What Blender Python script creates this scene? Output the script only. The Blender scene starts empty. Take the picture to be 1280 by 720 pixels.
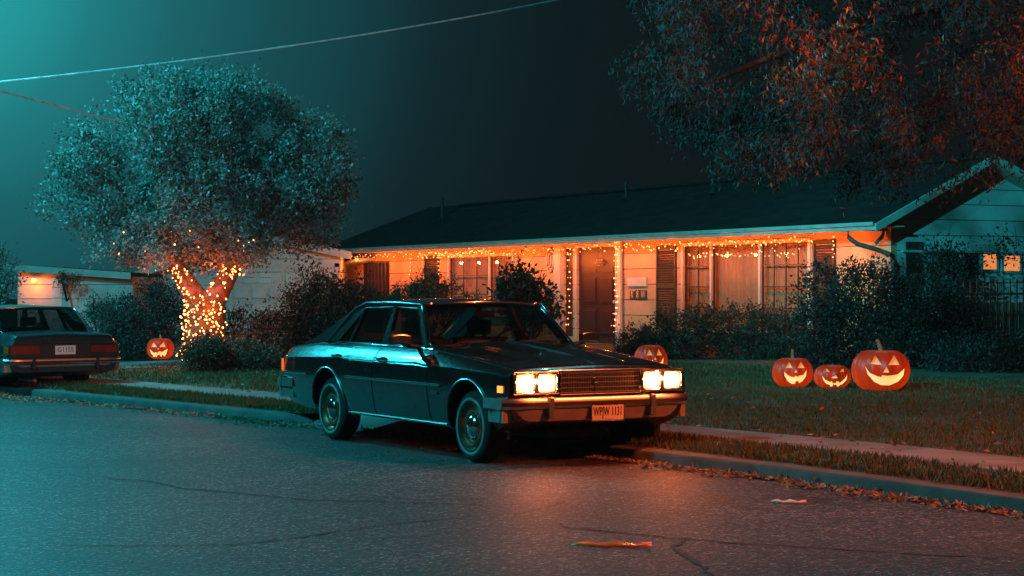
import bpy, bmesh, math, random
import numpy as np
from mathutils import Vector, Matrix
random.seed(7); RNG = np.random.default_rng(11)
R = math.radians; PI = math.pi
scene = bpy.context.scene; COL = scene.collection
F = 2400.0; HZ = 362.0; EYE = 1.45

def at(px, py, Y):            # photo pixel at a depth -> point
    return Vector(((px-640)/F*Y, Y, EYE-(py-HZ)/F*Y))
def ground(px, py, z=0.0):
    Y = (EYE-z)*F/(py-HZ); return Vector(((px-640)/F*Y, Y, z))
def lerp(a, b, t): return a+(b-a)*t
def itp(x, tab):
    if x <= tab[0][0]: return tab[0][1]
    for (a, va), (b, vb) in zip(tab, tab[1:]):
        if x <= b: return va+(vb-va)*(x-a)/(b-a)
    return tab[-1][1]

# ------------------------------------------------------------------ materials
def new_mat(name):
    m = bpy.data.materials.new(name); m.use_nodes = True
    nt = m.node_tree; return m, nt, nt.nodes, nt.links, nt.nodes['Principled BSDF']
def mat(name, col, rough=.7, metal=0., var=.25, vscale=6., bump=0., bscale=60., coat=0., col2=None, rvar=0., detail=6., spec=.5):
    m, nt, N, L, b = new_mat(name)
    b.inputs['Roughness'].default_value = rough; b.inputs['Metallic'].default_value = metal
    b.inputs['Coat Weight'].default_value = coat; b.inputs['Coat Roughness'].default_value = .06
    b.inputs['Specular IOR Level'].default_value = spec
    tc = N.new('ShaderNodeTexCoord')
    n = N.new('ShaderNodeTexNoise'); n.inputs['Scale'].default_value = vscale; n.inputs['Detail'].default_value = detail
    L.new(tc.outputs['Object'], n.inputs['Vector'])
    r = N.new('ShaderNodeMix'); r.data_type = 'RGBA'
    c2 = col2 or tuple(c*(1-var) for c in col); c1 = col if col2 else tuple(min(1, c*(1+var)) for c in col)
    r.inputs[6].default_value = (*c1, 1); r.inputs[7].default_value = (*c2, 1)
    mr = N.new('ShaderNodeMapRange'); mr.inputs[1].default_value = .35; mr.inputs[2].default_value = .65
    L.new(n.outputs[0], mr.inputs[0]); L.new(mr.outputs[0], r.inputs[0]); L.new(r.outputs[2], b.inputs['Base Color'])
    if rvar:
        m2 = N.new('ShaderNodeMapRange'); m2.inputs[3].default_value = max(0, rough-rvar); m2.inputs[4].default_value = rough+rvar
        L.new(n.outputs[0], m2.inputs[0]); L.new(m2.outputs[0], b.inputs['Roughness'])
    if bump:
        n2 = N.new('ShaderNodeTexNoise'); n2.inputs['Scale'].default_value = bscale; n2.inputs['Detail'].default_value = 4
        L.new(tc.outputs['Object'], n2.inputs['Vector'])
        bp = N.new('ShaderNodeBump'); bp.inputs['Strength'].default_value = bump; bp.inputs['Distance'].default_value = .01
        L.new(n2.outputs[0], bp.inputs['Height']); L.new(bp.outputs[0], b.inputs['Normal'])
    return m
def emit(name, col, strength, sample=True):
    m, nt, N, L, b = new_mat(name)
    b.inputs['Base Color'].default_value = (*col, 1); b.inputs['Emission Color'].default_value = (*col, 1)
    b.inputs['Emission Strength'].default_value = strength
    if not sample: m.cycles.emission_sampling = 'NONE'
    return m
def leafmat(name, cols, rough=.5, trans=.35):
    m, nt, N, L, b = new_mat(name)
    g = N.new('ShaderNodeNewGeometry'); cr = N.new('ShaderNodeValToRGB')
    el = cr.color_ramp.elements
    while len(el) < len(cols): el.new(.5)
    for i, c in enumerate(cols):
        el[i].position = i/(len(cols)-1) if len(cols) > 1 else 0; el[i].color = (*c, 1)
    L.new(g.outputs['Random Per Island'], cr.inputs[0]); L.new(cr.outputs[0], b.inputs['Base Color'])
    b.inputs['Roughness'].default_value = rough
    t = N.new('ShaderNodeBsdfTranslucent'); L.new(cr.outputs[0], t.inputs[0])
    mx = N.new('ShaderNodeMixShader'); mx.inputs[0].default_value = trans
    L.new(b.outputs[0], mx.inputs[1]); L.new(t.outputs[0], mx.inputs[2])
    L.new(mx.outputs[0], N['Material Output'].inputs['Surface']); return m
def glassmat(name, tint, refl=.08, rough=.02):
    m, nt, N, L, b = new_mat(name); N.remove(b)
    t = N.new('ShaderNodeBsdfTransparent'); t.inputs[0].default_value = (*tint, 1)
    g = N.new('ShaderNodeBsdfGlossy'); g.inputs['Roughness'].default_value = rough; g.inputs[0].default_value = (.9, .9, .9, 1)
    f = N.new('ShaderNodeLayerWeight'); p_ = N.new('ShaderNodeMath'); p_.operation = 'POWER'; p_.inputs[1].default_value = 4.5; L.new(f.outputs['Facing'], p_.inputs[0])
    a = N.new('ShaderNodeMath'); a.operation = 'ADD'; a.inputs[1].default_value = refl; a.use_clamp = True
    L.new(p_.outputs[0], a.inputs[0]); mx = N.new('ShaderNodeMixShader'); L.new(a.outputs[0], mx.inputs[0])
    L.new(t.outputs[0], mx.inputs[1]); L.new(g.outputs[0], mx.inputs[2]); L.new(mx.outputs[0], N['Material Output'].inputs['Surface'])
    return m

def lens_mat(name, cols, strs, ribs=False, cz=.5):
    m, nt, N, L, b = new_mat(name); tc = N.new('ShaderNodeTexCoord'); mp = N.new('ShaderNodeMapping'); mp.inputs['Location'].default_value = (0, -.5, -cz); L.new(tc.outputs['Generated'], mp.inputs[0])
    s0 = N.new('ShaderNodeSeparateXYZ'); L.new(mp.outputs[0], s0.inputs[0]); cx_ = N.new('ShaderNodeCombineXYZ'); L.new(s0.outputs[1], cx_.inputs[1]); L.new(s0.outputs[2], cx_.inputs[2])
    ln = N.new('ShaderNodeVectorMath'); ln.operation = 'LENGTH'; L.new(cx_.outputs[0], ln.inputs[0])
    cr = N.new('ShaderNodeValToRGB'); e = cr.color_ramp.elements; mx_ = max(strs); e[0].position = .12; e[1].position = .66; q = e.new(.42)
    for el, c, st in ((e[0], cols[0], strs[0]), (e[1], cols[1], strs[1]), (e[2], cols[2], strs[2])): el.color = (*(v*st/mx_ for v in c), 1)
    L.new(ln.outputs['Value'], cr.inputs[0]); out = cr.outputs[0]
    if ribs:
        w = N.new('ShaderNodeTexWave'); w.bands_direction = 'Y'; w.inputs['Scale'].default_value = 4.5; L.new(tc.outputs['Generated'], w.inputs['Vector'])
        mr = N.new('ShaderNodeMapRange'); mr.inputs[3].default_value = .55; mr.inputs[4].default_value = 1.1; L.new(w.outputs['Fac'], mr.inputs[0])
        mm = N.new('ShaderNodeMix'); mm.data_type = 'RGBA'; mm.blend_type = 'MULTIPLY'; mm.inputs[0].default_value = 1; L.new(out, mm.inputs[6]); L.new(mr.outputs[0], mm.inputs[7]); out = mm.outputs[2]
    L.new(out, b.inputs['Emission Color']); b.inputs['Emission Strength'].default_value = mx_; b.inputs['Roughness'].default_value = .1; b.inputs['Base Color'].default_value = (.3, .3, .3, 1); return m
def siding_mat(name, col, pitch, vert=False):
    m, nt, N, L, b = new_mat(name)
    tc = N.new('ShaderNodeTexCoord'); s = N.new('ShaderNodeSeparateXYZ'); L.new(tc.outputs['Object'], s.inputs[0])
    d = N.new('ShaderNodeMath'); d.operation = 'DIVIDE'; d.inputs[1].default_value = pitch; L.new(s.outputs[0 if vert else 2], d.inputs[0])
    fr = N.new('ShaderNodeMath'); fr.operation = 'FRACT'; L.new(d.outputs[0], fr.inputs[0])
    ramp = N.new('ShaderNodeValToRGB'); e = ramp.color_ramp.elements
    e[0].position = 0; e[0].color = (0, 0, 0, 1); e[1].position = .05; e[1].color = (1, 1, 1, 1)
    e2 = e.new(.10); e2.color = (.9, .9, .9, 1); e3 = e.new(1.); e3.color = (.55, .55, .55, 1)
    L.new(fr.outputs[0], ramp.inputs[0])
    bp = N.new('ShaderNodeBump'); bp.inputs['Strength'].default_value = 1.; bp.inputs['Distance'].default_value = .02
    L.new(ramp.outputs[0], bp.inputs['Height']); L.new(bp.outputs[0], b.inputs['Normal'])
    n = N.new('ShaderNodeTexNoise'); n.inputs['Scale'].default_value = 1.6; n.inputs['Detail'].default_value = 8
    L.new(tc.outputs['Object'], n.inputs['Vector'])
    mx = N.new('ShaderNodeMix'); mx.data_type = 'RGBA'; mx.inputs[6].default_value = (*col, 1); mx.inputs[7].default_value = (*(c*.66 for c in col), 1)
    mr = N.new('ShaderNodeMapRange'); mr.inputs[1].default_value = .4; mr.inputs[2].default_value = .75
    L.new(n.outputs[0], mr.inputs[0]); L.new(mr.outputs[0], mx.inputs[0])
    g = N.new('ShaderNodeMath'); g.operation = 'GREATER_THAN'; g.inputs[1].default_value = .03; L.new(fr.outputs[0], g.inputs[0])
    mg = N.new('ShaderNodeMix'); mg.data_type = 'RGBA'; mg.inputs[6].default_value = (*(c*.25 for c in col), 1)
    L.new(g.outputs[0], mg.inputs[0]); L.new(mx.outputs[2], mg.inputs[7]); L.new(mg.outputs[2], b.inputs['Base Color'])
    b.inputs['Roughness'].default_value = .75; return m

M = {}
M['paint'] = mat('car_paint_dark', (.014, .010, .009), .24, .35, var=.15, bump=.05, bscale=350, coat=1., rvar=.12, vscale=25)
M['paint2'] = mat('car_paint_blue', (.014, .03, .034), .3, .3, var=.15, coat=.8, rvar=.12, vscale=25)
M['chrome'] = mat('chrome', (.62, .62, .6), .14, 1., var=.1, vscale=20, rvar=.08)
M['dullchrome'] = mat('brushed_trim', (.36, .35, .34), .32, 1., var=.15, vscale=20, rvar=.08)
M['rubber'] = mat('tyre_rubber', (.014, .014, .014), .85, bump=.3, bscale=90)
M['whitewall'] = mat('whitewall', (.22, .2, .19), .7, var=.2, vscale=12)
M['black'] = mat('black_trim', (.012, .012, .012), .6)
M['seam'] = mat('door_gap', (.002, .002, .002), .9)
M['crackfill'] = mat('crack_dirt', (.018, .015, .013), .95, var=.5, vscale=30)
M['bumper_chrome'] = mat('bumper_chrome', (.72, .68, .64), .34, 1., var=.12, vscale=14, rvar=.1)
M['vinyl'] = mat('seat_vinyl', (.05, .035, .03), .55, bump=.2)
M['glass'] = glassmat('car_glass', (.62, .66, .66), .07)
M['winglass'] = glassmat('window_glass', (.85, .87, .87), .02)
M['bronze'] = mat('wheel_steel', (.55, .27, .17), .3, 1., var=.3, vscale=14)
M['bumper_low'] = mat('bumper_lower', (.34, .30, .28), .42, .5, var=.15, vscale=9)
M['plate'] = mat('number_plate', (.7, .66, .6), .5, var=.08)
M['ink'] = mat('plate_ink', (.012, .014, .03), .6)
M['red_ink'] = mat('plate_red', (.3, .03, .02), .6)
M['head'] = lens_mat('headlamp_lens', ((1., .86, .52), (1., .66, .26), (1., .25, .05)), (7., 4.2, 1.3), True)
M['marker'] = emit('marker_lens', (1., .2, .03), 3.)
M['tail'] = mat('tail_lens', (.22, .014, .008), .25, coat=.5, var=.2)
M['tail_amber'] = mat('amber_lens', (.55, .14, .03), .25, coat=.5, var=.2)
M['tail_clear'] = mat('clear_lens', (.45, .45, .45), .2, coat=.5, var=.2)
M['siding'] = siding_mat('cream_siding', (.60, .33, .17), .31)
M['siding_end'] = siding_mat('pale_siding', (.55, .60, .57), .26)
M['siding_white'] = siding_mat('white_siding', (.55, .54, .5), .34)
M['trimw'] = mat('white_trim', (.48, .44, .38), .6, var=.12, vscale=4)
M['soffit'] = mat('soffit_paint', (.42, .36, .28), .7, var=.15, vscale=3)
M['doorwood'] = mat('red_brown_door', (.045, .009, .007), .5, var=.2, vscale=5, bump=.1)
M['shutter'] = mat('shutter_paint', (.03, .022, .018), .6, var=.15)
M['shutter_dark'] = mat('dark_shutter', (.035, .03, .028), .6, var=.15)
M['curtain'] = mat('curtain_cloth', (.72, .33, .16), .9, var=.12, vscale=2.5)
M['frame_dark'] = mat('window_frame_dark', (.04, .025, .02), .5)
M['plaque'] = mat('plaque_brown', (.05, .022, .015), .5)
M['digit'] = mat('digit_metal', (.62, .55, .45), .4, .3)
M['pipe'] = mat('downpipe_paint', (.12, .07, .055), .45, var=.2)
M['iron'] = mat('wrought_iron', (.012, .012, .012), .5)
M['board'] = mat('board_fence', (.10, .045, .03), .8, var=.4, vscale=5)
M['bark'] = mat('bark', (.085, .05, .035), .95, var=.45, vscale=9, bump=.9, bscale=22)
M['bark_dark'] = mat('dark_bark', (.022, .014, .010), .95, var=.45, vscale=9, bump=.9, bscale=22, spec=.15)
M['stem'] = mat('twig', (.02, .013, .009), .95, spec=.1)
M['leaf_tree'] = leafmat('tree_leaves', [(.06, .09, .08), (.13, .17, .15), (.24, .28, .26), (.08, .11, .09), (.28, .33, .31)], .6, .35)
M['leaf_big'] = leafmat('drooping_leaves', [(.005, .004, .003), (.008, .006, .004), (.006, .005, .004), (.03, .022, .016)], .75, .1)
M['leaf_redlit'] = leafmat('redlit_leaves', [(.16, .03, .010), (.34, .07, .018), (.05, .012, .006)], .42, .3)  # red light on leaf clusters, put into the leaf colour
M['leaf_hedge'] = leafmat('hedge_leaves', [(.035, .028, .014), (.07, .05, .028), (.045, .045, .02), (.13, .09, .06)], .6, .25)
M['leaf_dark'] = leafmat('dark_leaves', [(.010, .009, .007), (.022, .019, .013), (.06, .055, .04)], .65, .15)
M['leaf_rose'] = leafmat('rose_leaves', [(.04, .06, .04), (.08, .09, .06), (.16, .14, .11)], .45, .3)
M['grass'] = leafmat('grass_blades', [(.032, .045, .008), (.055, .065, .014), (.09, .085, .025)], .6, .3)
M['litter'] = leafmat('dry_leaves', [(.16, .09, .05), (.30, .2, .12), (.1, .05, .03), (.4, .33, .24)], .7, .2)
M['bulb'] = emit('bulb_glow', (1., .34, .10), 4.2, False)
M['bulb_tree'] = emit('bulb_glow_red', (1., .34, .09), 8., False)
M['wire'] = mat('light_wire', (.03, .03, .02), .6)
M['cable'] = mat('power_cable', (.5, .55, .55), .5)
M['concrete'] = mat('pavement_concrete', (.12, .125, .12), .85, var=.25, vscale=2.2, bump=.25, bscale=40)
M['kerb'] = mat('kerb_concrete', (.05, .045, .04), .85, var=.35, vscale=4, bump=.4, bscale=30)
M['winglow'] = emit('lit_room', (1., .27, .075), .8, False)
M['pumpkin_in'] = lens_mat('pumpkin_inside', ((1., .72, .28), (1., .52, .15), (1., .32, .06)), (2.1, 1.25, .6), False, .28)
M['stalk'] = mat('pumpkin_stalk', (.16, .09, .04), .8, var=.4, vscale=20, bump=.5)
M['carve'] = mat('pumpkin_flesh', (.7, .28, .06), .6)
def pumpkin_mat():
    m, nt, N, L, b = new_mat('pumpkin_skin')
    tc = N.new('ShaderNodeTexCoord'); n = N.new('ShaderNodeTexNoise'); n.inputs['Scale'].default_value = 7; n.inputs['Detail'].default_value = 8
    L.new(tc.outputs['Object'], n.inputs['Vector'])
    mx = N.new('ShaderNodeMix'); mx.data_type = 'RGBA'; mx.inputs[6].default_value = (.45, .06, .012, 1); mx.inputs[7].default_value = (.28, .03, .008, 1)
    L.new(n.outputs[0], mx.inputs[0]); L.new(mx.outputs[2], b.inputs['Base Color']); b.inputs['Roughness'].default_value = .42
    t = N.new('ShaderNodeBsdfTranslucent'); t.inputs[0].default_value = (.62, .05, .006, 1)
    ms = N.new('ShaderNodeMixShader'); ms.inputs[0].default_value = .5
    L.new(b.outputs[0], ms.inputs[1]); L.new(t.outputs[0], ms.inputs[2]); L.new(ms.outputs[0], N['Material Output'].inputs['Surface'])
    return m
M['pumpkin'] = pumpkin_mat()
def asphalt_mat():
    m, nt, N, L, b = new_mat('asphalt')
    tc = N.new('ShaderNodeTexCoord')
    nw = N.new('ShaderNodeTexNoise'); nw.inputs['Scale'].default_value = 30; L.new(tc.outputs['Object'], nw.inputs['Vector'])
    wa = N.new('ShaderNodeMix'); wa.data_type = 'RGBA'; wa.blend_type = 'ADD'; wa.inputs[0].default_value = .02; L.new(tc.outputs['Object'], wa.inputs[6]); L.new(nw.outputs[1], wa.inputs[7])
    v = N.new('ShaderNodeTexVoronoi'); v.inputs['Scale'].default_value = 36; L.new(wa.outputs[2], v.inputs['Vector'])
    v2 = N.new('ShaderNodeTexVoronoi'); v2.inputs['Scale'].default_value = 95; L.new(wa.outputs[2], v2.inputs['Vector'])
    n = N.new('ShaderNodeTexNoise'); n.inputs['Scale'].default_value = .45; n.inputs['Detail'].default_value = 9; n.inputs['Roughness'].default_value = .65; L.new(tc.outputs['Object'], n.inputs['Vector'])
    r = N.new('ShaderNodeValToRGB'); e = r.color_ramp.elements
    e[0].position = .32; e[0].color = (.030, .030, .030, 1); e[1].position = .68; e[1].color = (.10, .098, .095, 1)
    L.new(n.outputs[0], r.inputs[0])
    def cell(vv, lo, hi):
        sp = N.new('ShaderNodeSeparateColor'); L.new(vv.outputs['Color'], sp.inputs[0]); m1 = N.new('ShaderNodeMapRange'); m1.inputs[3].default_value = lo; m1.inputs[4].default_value = hi
        pw = N.new('ShaderNodeMath'); pw.operation = 'POWER'; pw.inputs[1].default_value = 2.; L.new(sp.outputs[0], pw.inputs[0]); L.new(pw.outputs[0], m1.inputs[0])
        g = N.new('ShaderNodeMapRange'); g.inputs[1].default_value = .30; g.inputs[2].default_value = .62; g.inputs[3].default_value = 1.; g.inputs[4].default_value = .25; L.new(vv.outputs['Distance'], g.inputs[0])
        mm = N.new('ShaderNodeMath'); mm.operation = 'MULTIPLY'; L.new(m1.outputs[0], mm.inputs[0]); L.new(g.outputs[0], mm.inputs[1]); return mm
    a1 = cell(v, .25, 4.2); a2 = cell(v2, .5, 2.2); am = N.new('ShaderNodeMath'); am.operation = 'MULTIPLY'; L.new(a1.outputs[0], am.inputs[0]); L.new(a2.outputs[0], am.inputs[1])
    mu = N.new('ShaderNodeMix'); mu.data_type = 'RGBA'; mu.blend_type = 'MULTIPLY'; mu.inputs[0].default_value = 1
    L.new(r.outputs[0], mu.inputs[6]); L.new(am.outputs[0], mu.inputs[7]); L.new(mu.outputs[2], b.inputs['Base Color'])
    bp = N.new('ShaderNodeBump'); bp.inputs['Strength'].default_value = .8; bp.inputs['Distance'].default_value = .010; L.new(a1.outputs[0], bp.inputs['Height'])
    L.new(bp.outputs[0], b.inputs['Normal'])
    b.inputs['Roughness'].default_value = .62; b.inputs['Specular IOR Level'].default_value = .4; return m
M['asphalt'] = asphalt_mat()
M['soil'] = mat('lawn_soil', (.035, .045, .018), .95, var=.4, vscale=3, bump=.6, bscale=25)
M['verge'] = mat('verge_soil', (.05, .042, .022), .95, var=.4, vscale=3, bump=.6, bscale=25)
def shingle_mat():
    m, nt, N, L, b = new_mat('shingles')
    tc = N.new('ShaderNodeTexCoord'); br = N.new('ShaderNodeTexBrick')
    mp = N.new('ShaderNodeMapping'); L.new(tc.outputs['Object'], mp.inputs[0]); L.new(mp.outputs[0], br.inputs['Vector'])
    br.inputs['Scale'].default_value = 1.; br.inputs['Brick Width'].default_value = .32; br.inputs['Row Height'].default_value = .13
    br.inputs['Mortar Size'].default_value = .008
    br.inputs['Color1'].default_value = (.009, .0085, .008, 1); br.inputs['Color2'].default_value = (.022, .02, .018, 1); br.inputs['Mortar'].default_value = (.01, .01, .01, 1)
    L.new(br.outputs[0], b.inputs['Base Color']); b.inputs['Roughness'].default_value = .95; b.inputs['Specular IOR Level'].default_value = .15
    bp = N.new('ShaderNodeBump'); bp.inputs['Distance'].default_value = .015; L.new(br.outputs[0], bp.inputs['Height']); L.new(bp.outputs[0], b.inputs['Normal'])
    return m
M['shingle'] = shingle_mat()

# ------------------------------------------------------------------ mesh helpers
class MB:
    def __init__(s): s.v = []; s.f = []; s.mi = []
    def add(s, vs, fs, mi=0):
        o = len(s.v); s.v += [tuple(v) for v in vs]; s.f += [tuple(i+o for i in f) for f in fs]; s.mi += [mi]*len(fs); return s
    def box(s, lo, hi, mi=0):
        x0, y0, z0 = lo; x1, y1, z1 = hi
        return s.add([(x0,y0,z0),(x1,y0,z0),(x1,y1,z0),(x0,y1,z0),(x0,y0,z1),(x1,y0,z1),(x1,y1,z1),(x0,y1,z1)],
                     [(3,2,1,0),(4,5,6,7),(0,1,5,4),(1,2,6,5),(2,3,7,6),(3,0,4,7)], mi)
    def prism(s, poly, off, mi=0):      # poly: 3D points, extruded by vector off
        n = len(poly); off = Vector(off); a = [Vector(p) for p in poly]
        return s.add(a+[p+off for p in a], [tuple(range(n))[::-1], tuple(range(n, 2*n))]+[(i, (i+1) % n, n+(i+1) % n, n+i) for i in range(n)], mi)
    def tube(s, pts, r, seg=8, mi=0, closed=False):
        pts = [Vector(p) for p in pts]; n = len(pts); rs = r if isinstance(r, (list, tuple)) else [r]*n
        rings = []; up = Vector((0, 0, 1))
        for i, p in enumerate(pts):
            if closed: d = pts[(i+1) % n]-pts[i-1]
            else: d = pts[min(i+1, n-1)]-pts[max(i-1, 0)]
            d.normalize(); a = up if abs(d.z) < .92 else Vector((1, 0, 0))
            u = d.cross(a).normalized(); w = u.cross(d)
            rings.append([p+(u*math.cos(2*PI*k/seg)+w*math.sin(2*PI*k/seg))*rs[i] for k in range(seg)])
        vs = [q for g in rings for q in g]; fs = []
        for i in range(n if closed else n-1):
            j = (i+1) % n
            for k in range(seg): fs.append((i*seg+k, i*seg+(k+1) % seg, j*seg+(k+1) % seg, j*seg+k))
        if not closed: fs += [tuple(range(seg))[::-1], tuple((n-1)*seg+k for k in range(seg))]
        return s.add(vs, fs, mi)
    def lathe(s, prof, axis='z', c=(0, 0, 0), seg=32, mi=0):   # prof: (r, h)
        vs = []; fs = []
        for r, h in prof:
            for k in range(seg):
                a = 2*PI*k/seg; p, q = r*math.cos(a), r*math.sin(a)
                v = {'z': (p, q, h), 'y': (p, h, q), 'x': (h, p, q)}[axis]; vs.append((v[0]+c[0], v[1]+c[1], v[2]+c[2]))
        for i in range(len(prof)-1):
            for k in range(seg): fs.append((i*seg+k, i*seg+(k+1) % seg, (i+1)*seg+(k+1) % seg, (i+1)*seg+k))
        return s.add(vs, fs, mi)
    def grid(s, fn, nu, nv, mi=0):
        vs = [fn(i/nu, j/nv) for i in range(nu+1) for j in range(nv+1)]
        fs = [(i*(nv+1)+j, (i+1)*(nv+1)+j, (i+1)*(nv+1)+j+1, i*(nv+1)+j+1) for i in range(nu) for j in range(nv)]
        return s.add(vs, fs, mi)
    def slab(s, fn, nu, nv, off, mi=0):     # closed sheet: fn grid + the same moved by off(u,v) vector
        a = [Vector(fn(i/nu, j/nv)) for i in range(nu+1) for j in range(nv+1)]
        o = Vector(off) if not callable(off) else None
        b = [p+(o if o is not None else Vector(off(p))) for p in a]
        g = lambda i, j: i*(nv+1)+j; n = len(a); fs = []
        for i in range(nu):
            for j in range(nv):
                q = (g(i,j), g(i+1,j), g(i+1,j+1), g(i,j+1)); fs.append(q); fs.append(tuple(n+k for k in q[::-1]))
        bd = [g(i,0) for i in range(nu)]+[g(nu,j) for j in range(nv)]+[g(i,nv) for i in range(nu,0,-1)]+[g(0,j) for j in range(nv,0,-1)]
        for k in range(len(bd)):
            x, y = bd[k], bd[(k+1) % len(bd)]; fs.append((y, x, n+x, n+y))
        return s.add(a+b, fs, mi)
    def build(s, name, mats, parent=None, smooth=0, bevel=0, fix=True):
        me = bpy.data.meshes.new(name); me.from_pydata(s.v, [], s.f); me.update()
        mats = mats if isinstance(mats, (list, tuple)) else [mats]
        for m in mats: me.materials.append(m)
        me.polygons.foreach_set('material_index', s.mi)
        if fix or bevel:
            bm = bmesh.new(); bm.from_mesh(me)
            if bevel:
                bmesh.ops.bevel(bm, geom=[e for e in bm.edges if len(e.link_faces) == 2 and e.calc_face_angle(0) > .5], offset=bevel, segments=2, affect='EDGES', profile=.6)
            bmesh.ops.recalc_face_normals(bm, faces=bm.faces); bm.to_mesh(me); bm.free()
        if smooth:
            me.polygons.foreach_set('use_smooth', [True]*len(me.polygons)); me.set_sharp_from_angle(angle=R(smooth))
        o = bpy.data.objects.new(name, me); COL.objects.link(o)
        if parent: o.parent = parent
        return o
def thing(name, label, cat, loc=(0, 0, 0), rz=0, group=None):
    o = bpy.data.objects.new(name, None); COL.objects.link(o); o.location = loc; o.rotation_euler = (0, 0, rz); o.empty_display_size = .2
    return tag(o, label, cat, group)
def tag(o, label=None, cat=None, group=None, kind=None):
    if label: o['label'] = label
    if cat: o['category'] = cat
    if group: o['group'] = group
    if kind: o['kind'] = kind
    return o
def struct(o): o['kind'] = 'structure'; return o
def boolean(o, cutter, op='DIFFERENCE'):
    md = o.modifiers.new('b', 'BOOLEAN'); md.object = cutter; md.operation = op; md.solver = 'EXACT'
    bpy.context.view_layer.update(); dg = bpy.context.evaluated_depsgraph_get()
    me = bpy.data.meshes.new_from_object(o.evaluated_get(dg)); o.modifiers.clear(); old = o.data; nm = old.name; o.data = me; bpy.data.meshes.remove(old); me.name = nm
    bpy.data.objects.remove(cutter)
    return o
def text_mesh(body, size, m, parent, name, mtx, depth=.002, squash=1., fit=None):
    cu = bpy.data.curves.new('txt', 'FONT'); cu.body = body; cu.size = size; cu.extrude = depth; cu.align_x = 'CENTER'; cu.align_y = 'CENTER'
    cu.resolution_u = 3
    t = bpy.data.objects.new('txt', cu); COL.objects.link(t); bpy.context.view_layer.update()
    me = bpy.data.meshes.new_from_object(t.evaluated_get(bpy.context.evaluated_depsgraph_get()))
    bpy.data.objects.remove(t); me.materials.clear(); me.materials.append(m)
    if fit: xs_ = [v.co.x for v in me.vertices]; squash = fit/(max(xs_)-min(xs_))
    me.transform(mtx @ Matrix.Diagonal((squash, 1, 1, 1)))
    o = bpy.data.objects.new(name, me); COL.objects.link(o); o.parent = parent; return o

def leaves(name, P, D, size, aspect, m, parent=None, fold=.25):
    """P: n x 3 points, D: n x 3 growth directions; one bent leaf face pair each"""
    n = len(P); D = D/np.linalg.norm(D, axis=1, keepdims=True)
    rnd = RNG.normal(size=(n, 3)); S = np.cross(D, rnd); S /= np.linalg.norm(S, axis=1, keepdims=True)+1e-9
    U = np.cross(S, D); sz = (size*RNG.uniform(.6, 1.35, n))[:, None]
    a = P; t = P+D*sz-U*sz*.12; mid = P+D*sz*.45+U*sz*fold*.5
    l = mid+S*sz*aspect*.5-U*sz*fold*.3; r = mid-S*sz*aspect*.5-U*sz*fold*.3
    V = np.stack([a, l, t, r], 1).reshape(-1, 3).astype(np.float32)
    me = bpy.data.meshes.new(name); me.vertices.add(4*n); me.vertices.foreach_set('co', V.ravel())
    me.loops.add(4*n); me.loops.foreach_set('vertex_index', np.arange(4*n, dtype=np.int32))
    me.polygons.add(n); me.polygons.foreach_set('loop_start', np.arange(0, 4*n, 4, dtype=np.int32))
    me.update(calc_edges=True); me.validate()
    me.materials.append(m); o = bpy.data.objects.new(name, me); COL.objects.link(o)
    if parent: o.parent = parent
    return o
def clumps(lobes, nclump, per, sig, shell=.22):
    lob = np.array(lobes, float); vol = lob[:, 3]*lob[:, 4]*lob[:, 5]; k = RNG.choice(len(lob), nclump, p=vol**.75/np.sum(vol**.75))
    d = RNG.normal(size=(nclump, 3)); d /= np.linalg.norm(d, axis=1, keepdims=True)
    r = 1-np.abs(RNG.normal(0, shell, nclump)); r += RNG.normal(0, .04, nclump)
    C = lob[k, :3]+d*lob[k, 3:6]*r[:, None]
    cs = sig*RNG.uniform(.6, 1.5, nclump)
    P = np.repeat(C, per, 0)+RNG.normal(size=(nclump*per, 3))*np.repeat(cs, per)[:, None]
    D = np.repeat(d, per, 0)*.6+RNG.normal(size=P.shape)*.7+np.array([0, 0, .25])
    return P, D, C

# ------------------------------------------------------------------ street frame
U2 = Vector((-.454, .891, 0)).normalized(); N2 = Vector((-U2.y, U2.x, 0))  # N2 points to the road
def TD(t, d, z=0.): p = U2*t+N2*d; return Vector((p.x, p.y, z))
def kerb_d(t):
    x = t-13.0; w = 1.3
    return -8.5+.2*(w*math.log1p(math.exp(x/w)) if x/w < 30 else x)
def zprof(o):       # o: metres behind the kerb face
    return itp(o, [(0, .11), (.16, .115), (.9, .135), (1.75, .14), (3.5, .17), (7, .25), (11, .3), (20, .32), (60, .35)])
ts = [-30+i*.5 for i in range(60)]+[0+i*.25 for i in range(160)]+[40+i*2.0 for i in range(60)]
def strip(o0, o1, nu, name, m, lift=0., tt=ts):
    b = MB(); os_ = [lerp(o0, o1, j/nu) for j in range(nu+1)]
    vs = [TD(t, kerb_d(t)-o, zprof(o)+lift) for t in tt for o in os_]; w = nu+1
    b.add(vs, [(i*w+j, (i+1)*w+j, (i+1)*w+j+1, i*w+j+1) for i in range(len(tt)-1) for j in range(nu)])
    return struct(b.build(name, m))
g = MB(); g.add([(-290, -60, -.03), (290, -60, -.03), (290, 300, -.03), (-290, 300, -.03)], [(0, 1, 2, 3)]); struct(g.build('ground', M['soil']))
b = MB()
rw = 13
b.add([TD(t, kerb_d(t)+o, .035*math.sin(min(1, o/6)*PI/2)*0) for t in ts for o in (-.02, 3, 6, rw)], [(i*4+j, (i+1)*4+j, (i+1)*4+j+1, i*4+j+1) for i in range(len(ts)-1) for j in range(3)])
road = struct(b.build('road', M['asphalt']))
T_GAP0, T_GAP1 = 15.2, 19.2         # dropped kerb behind the near car
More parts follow.
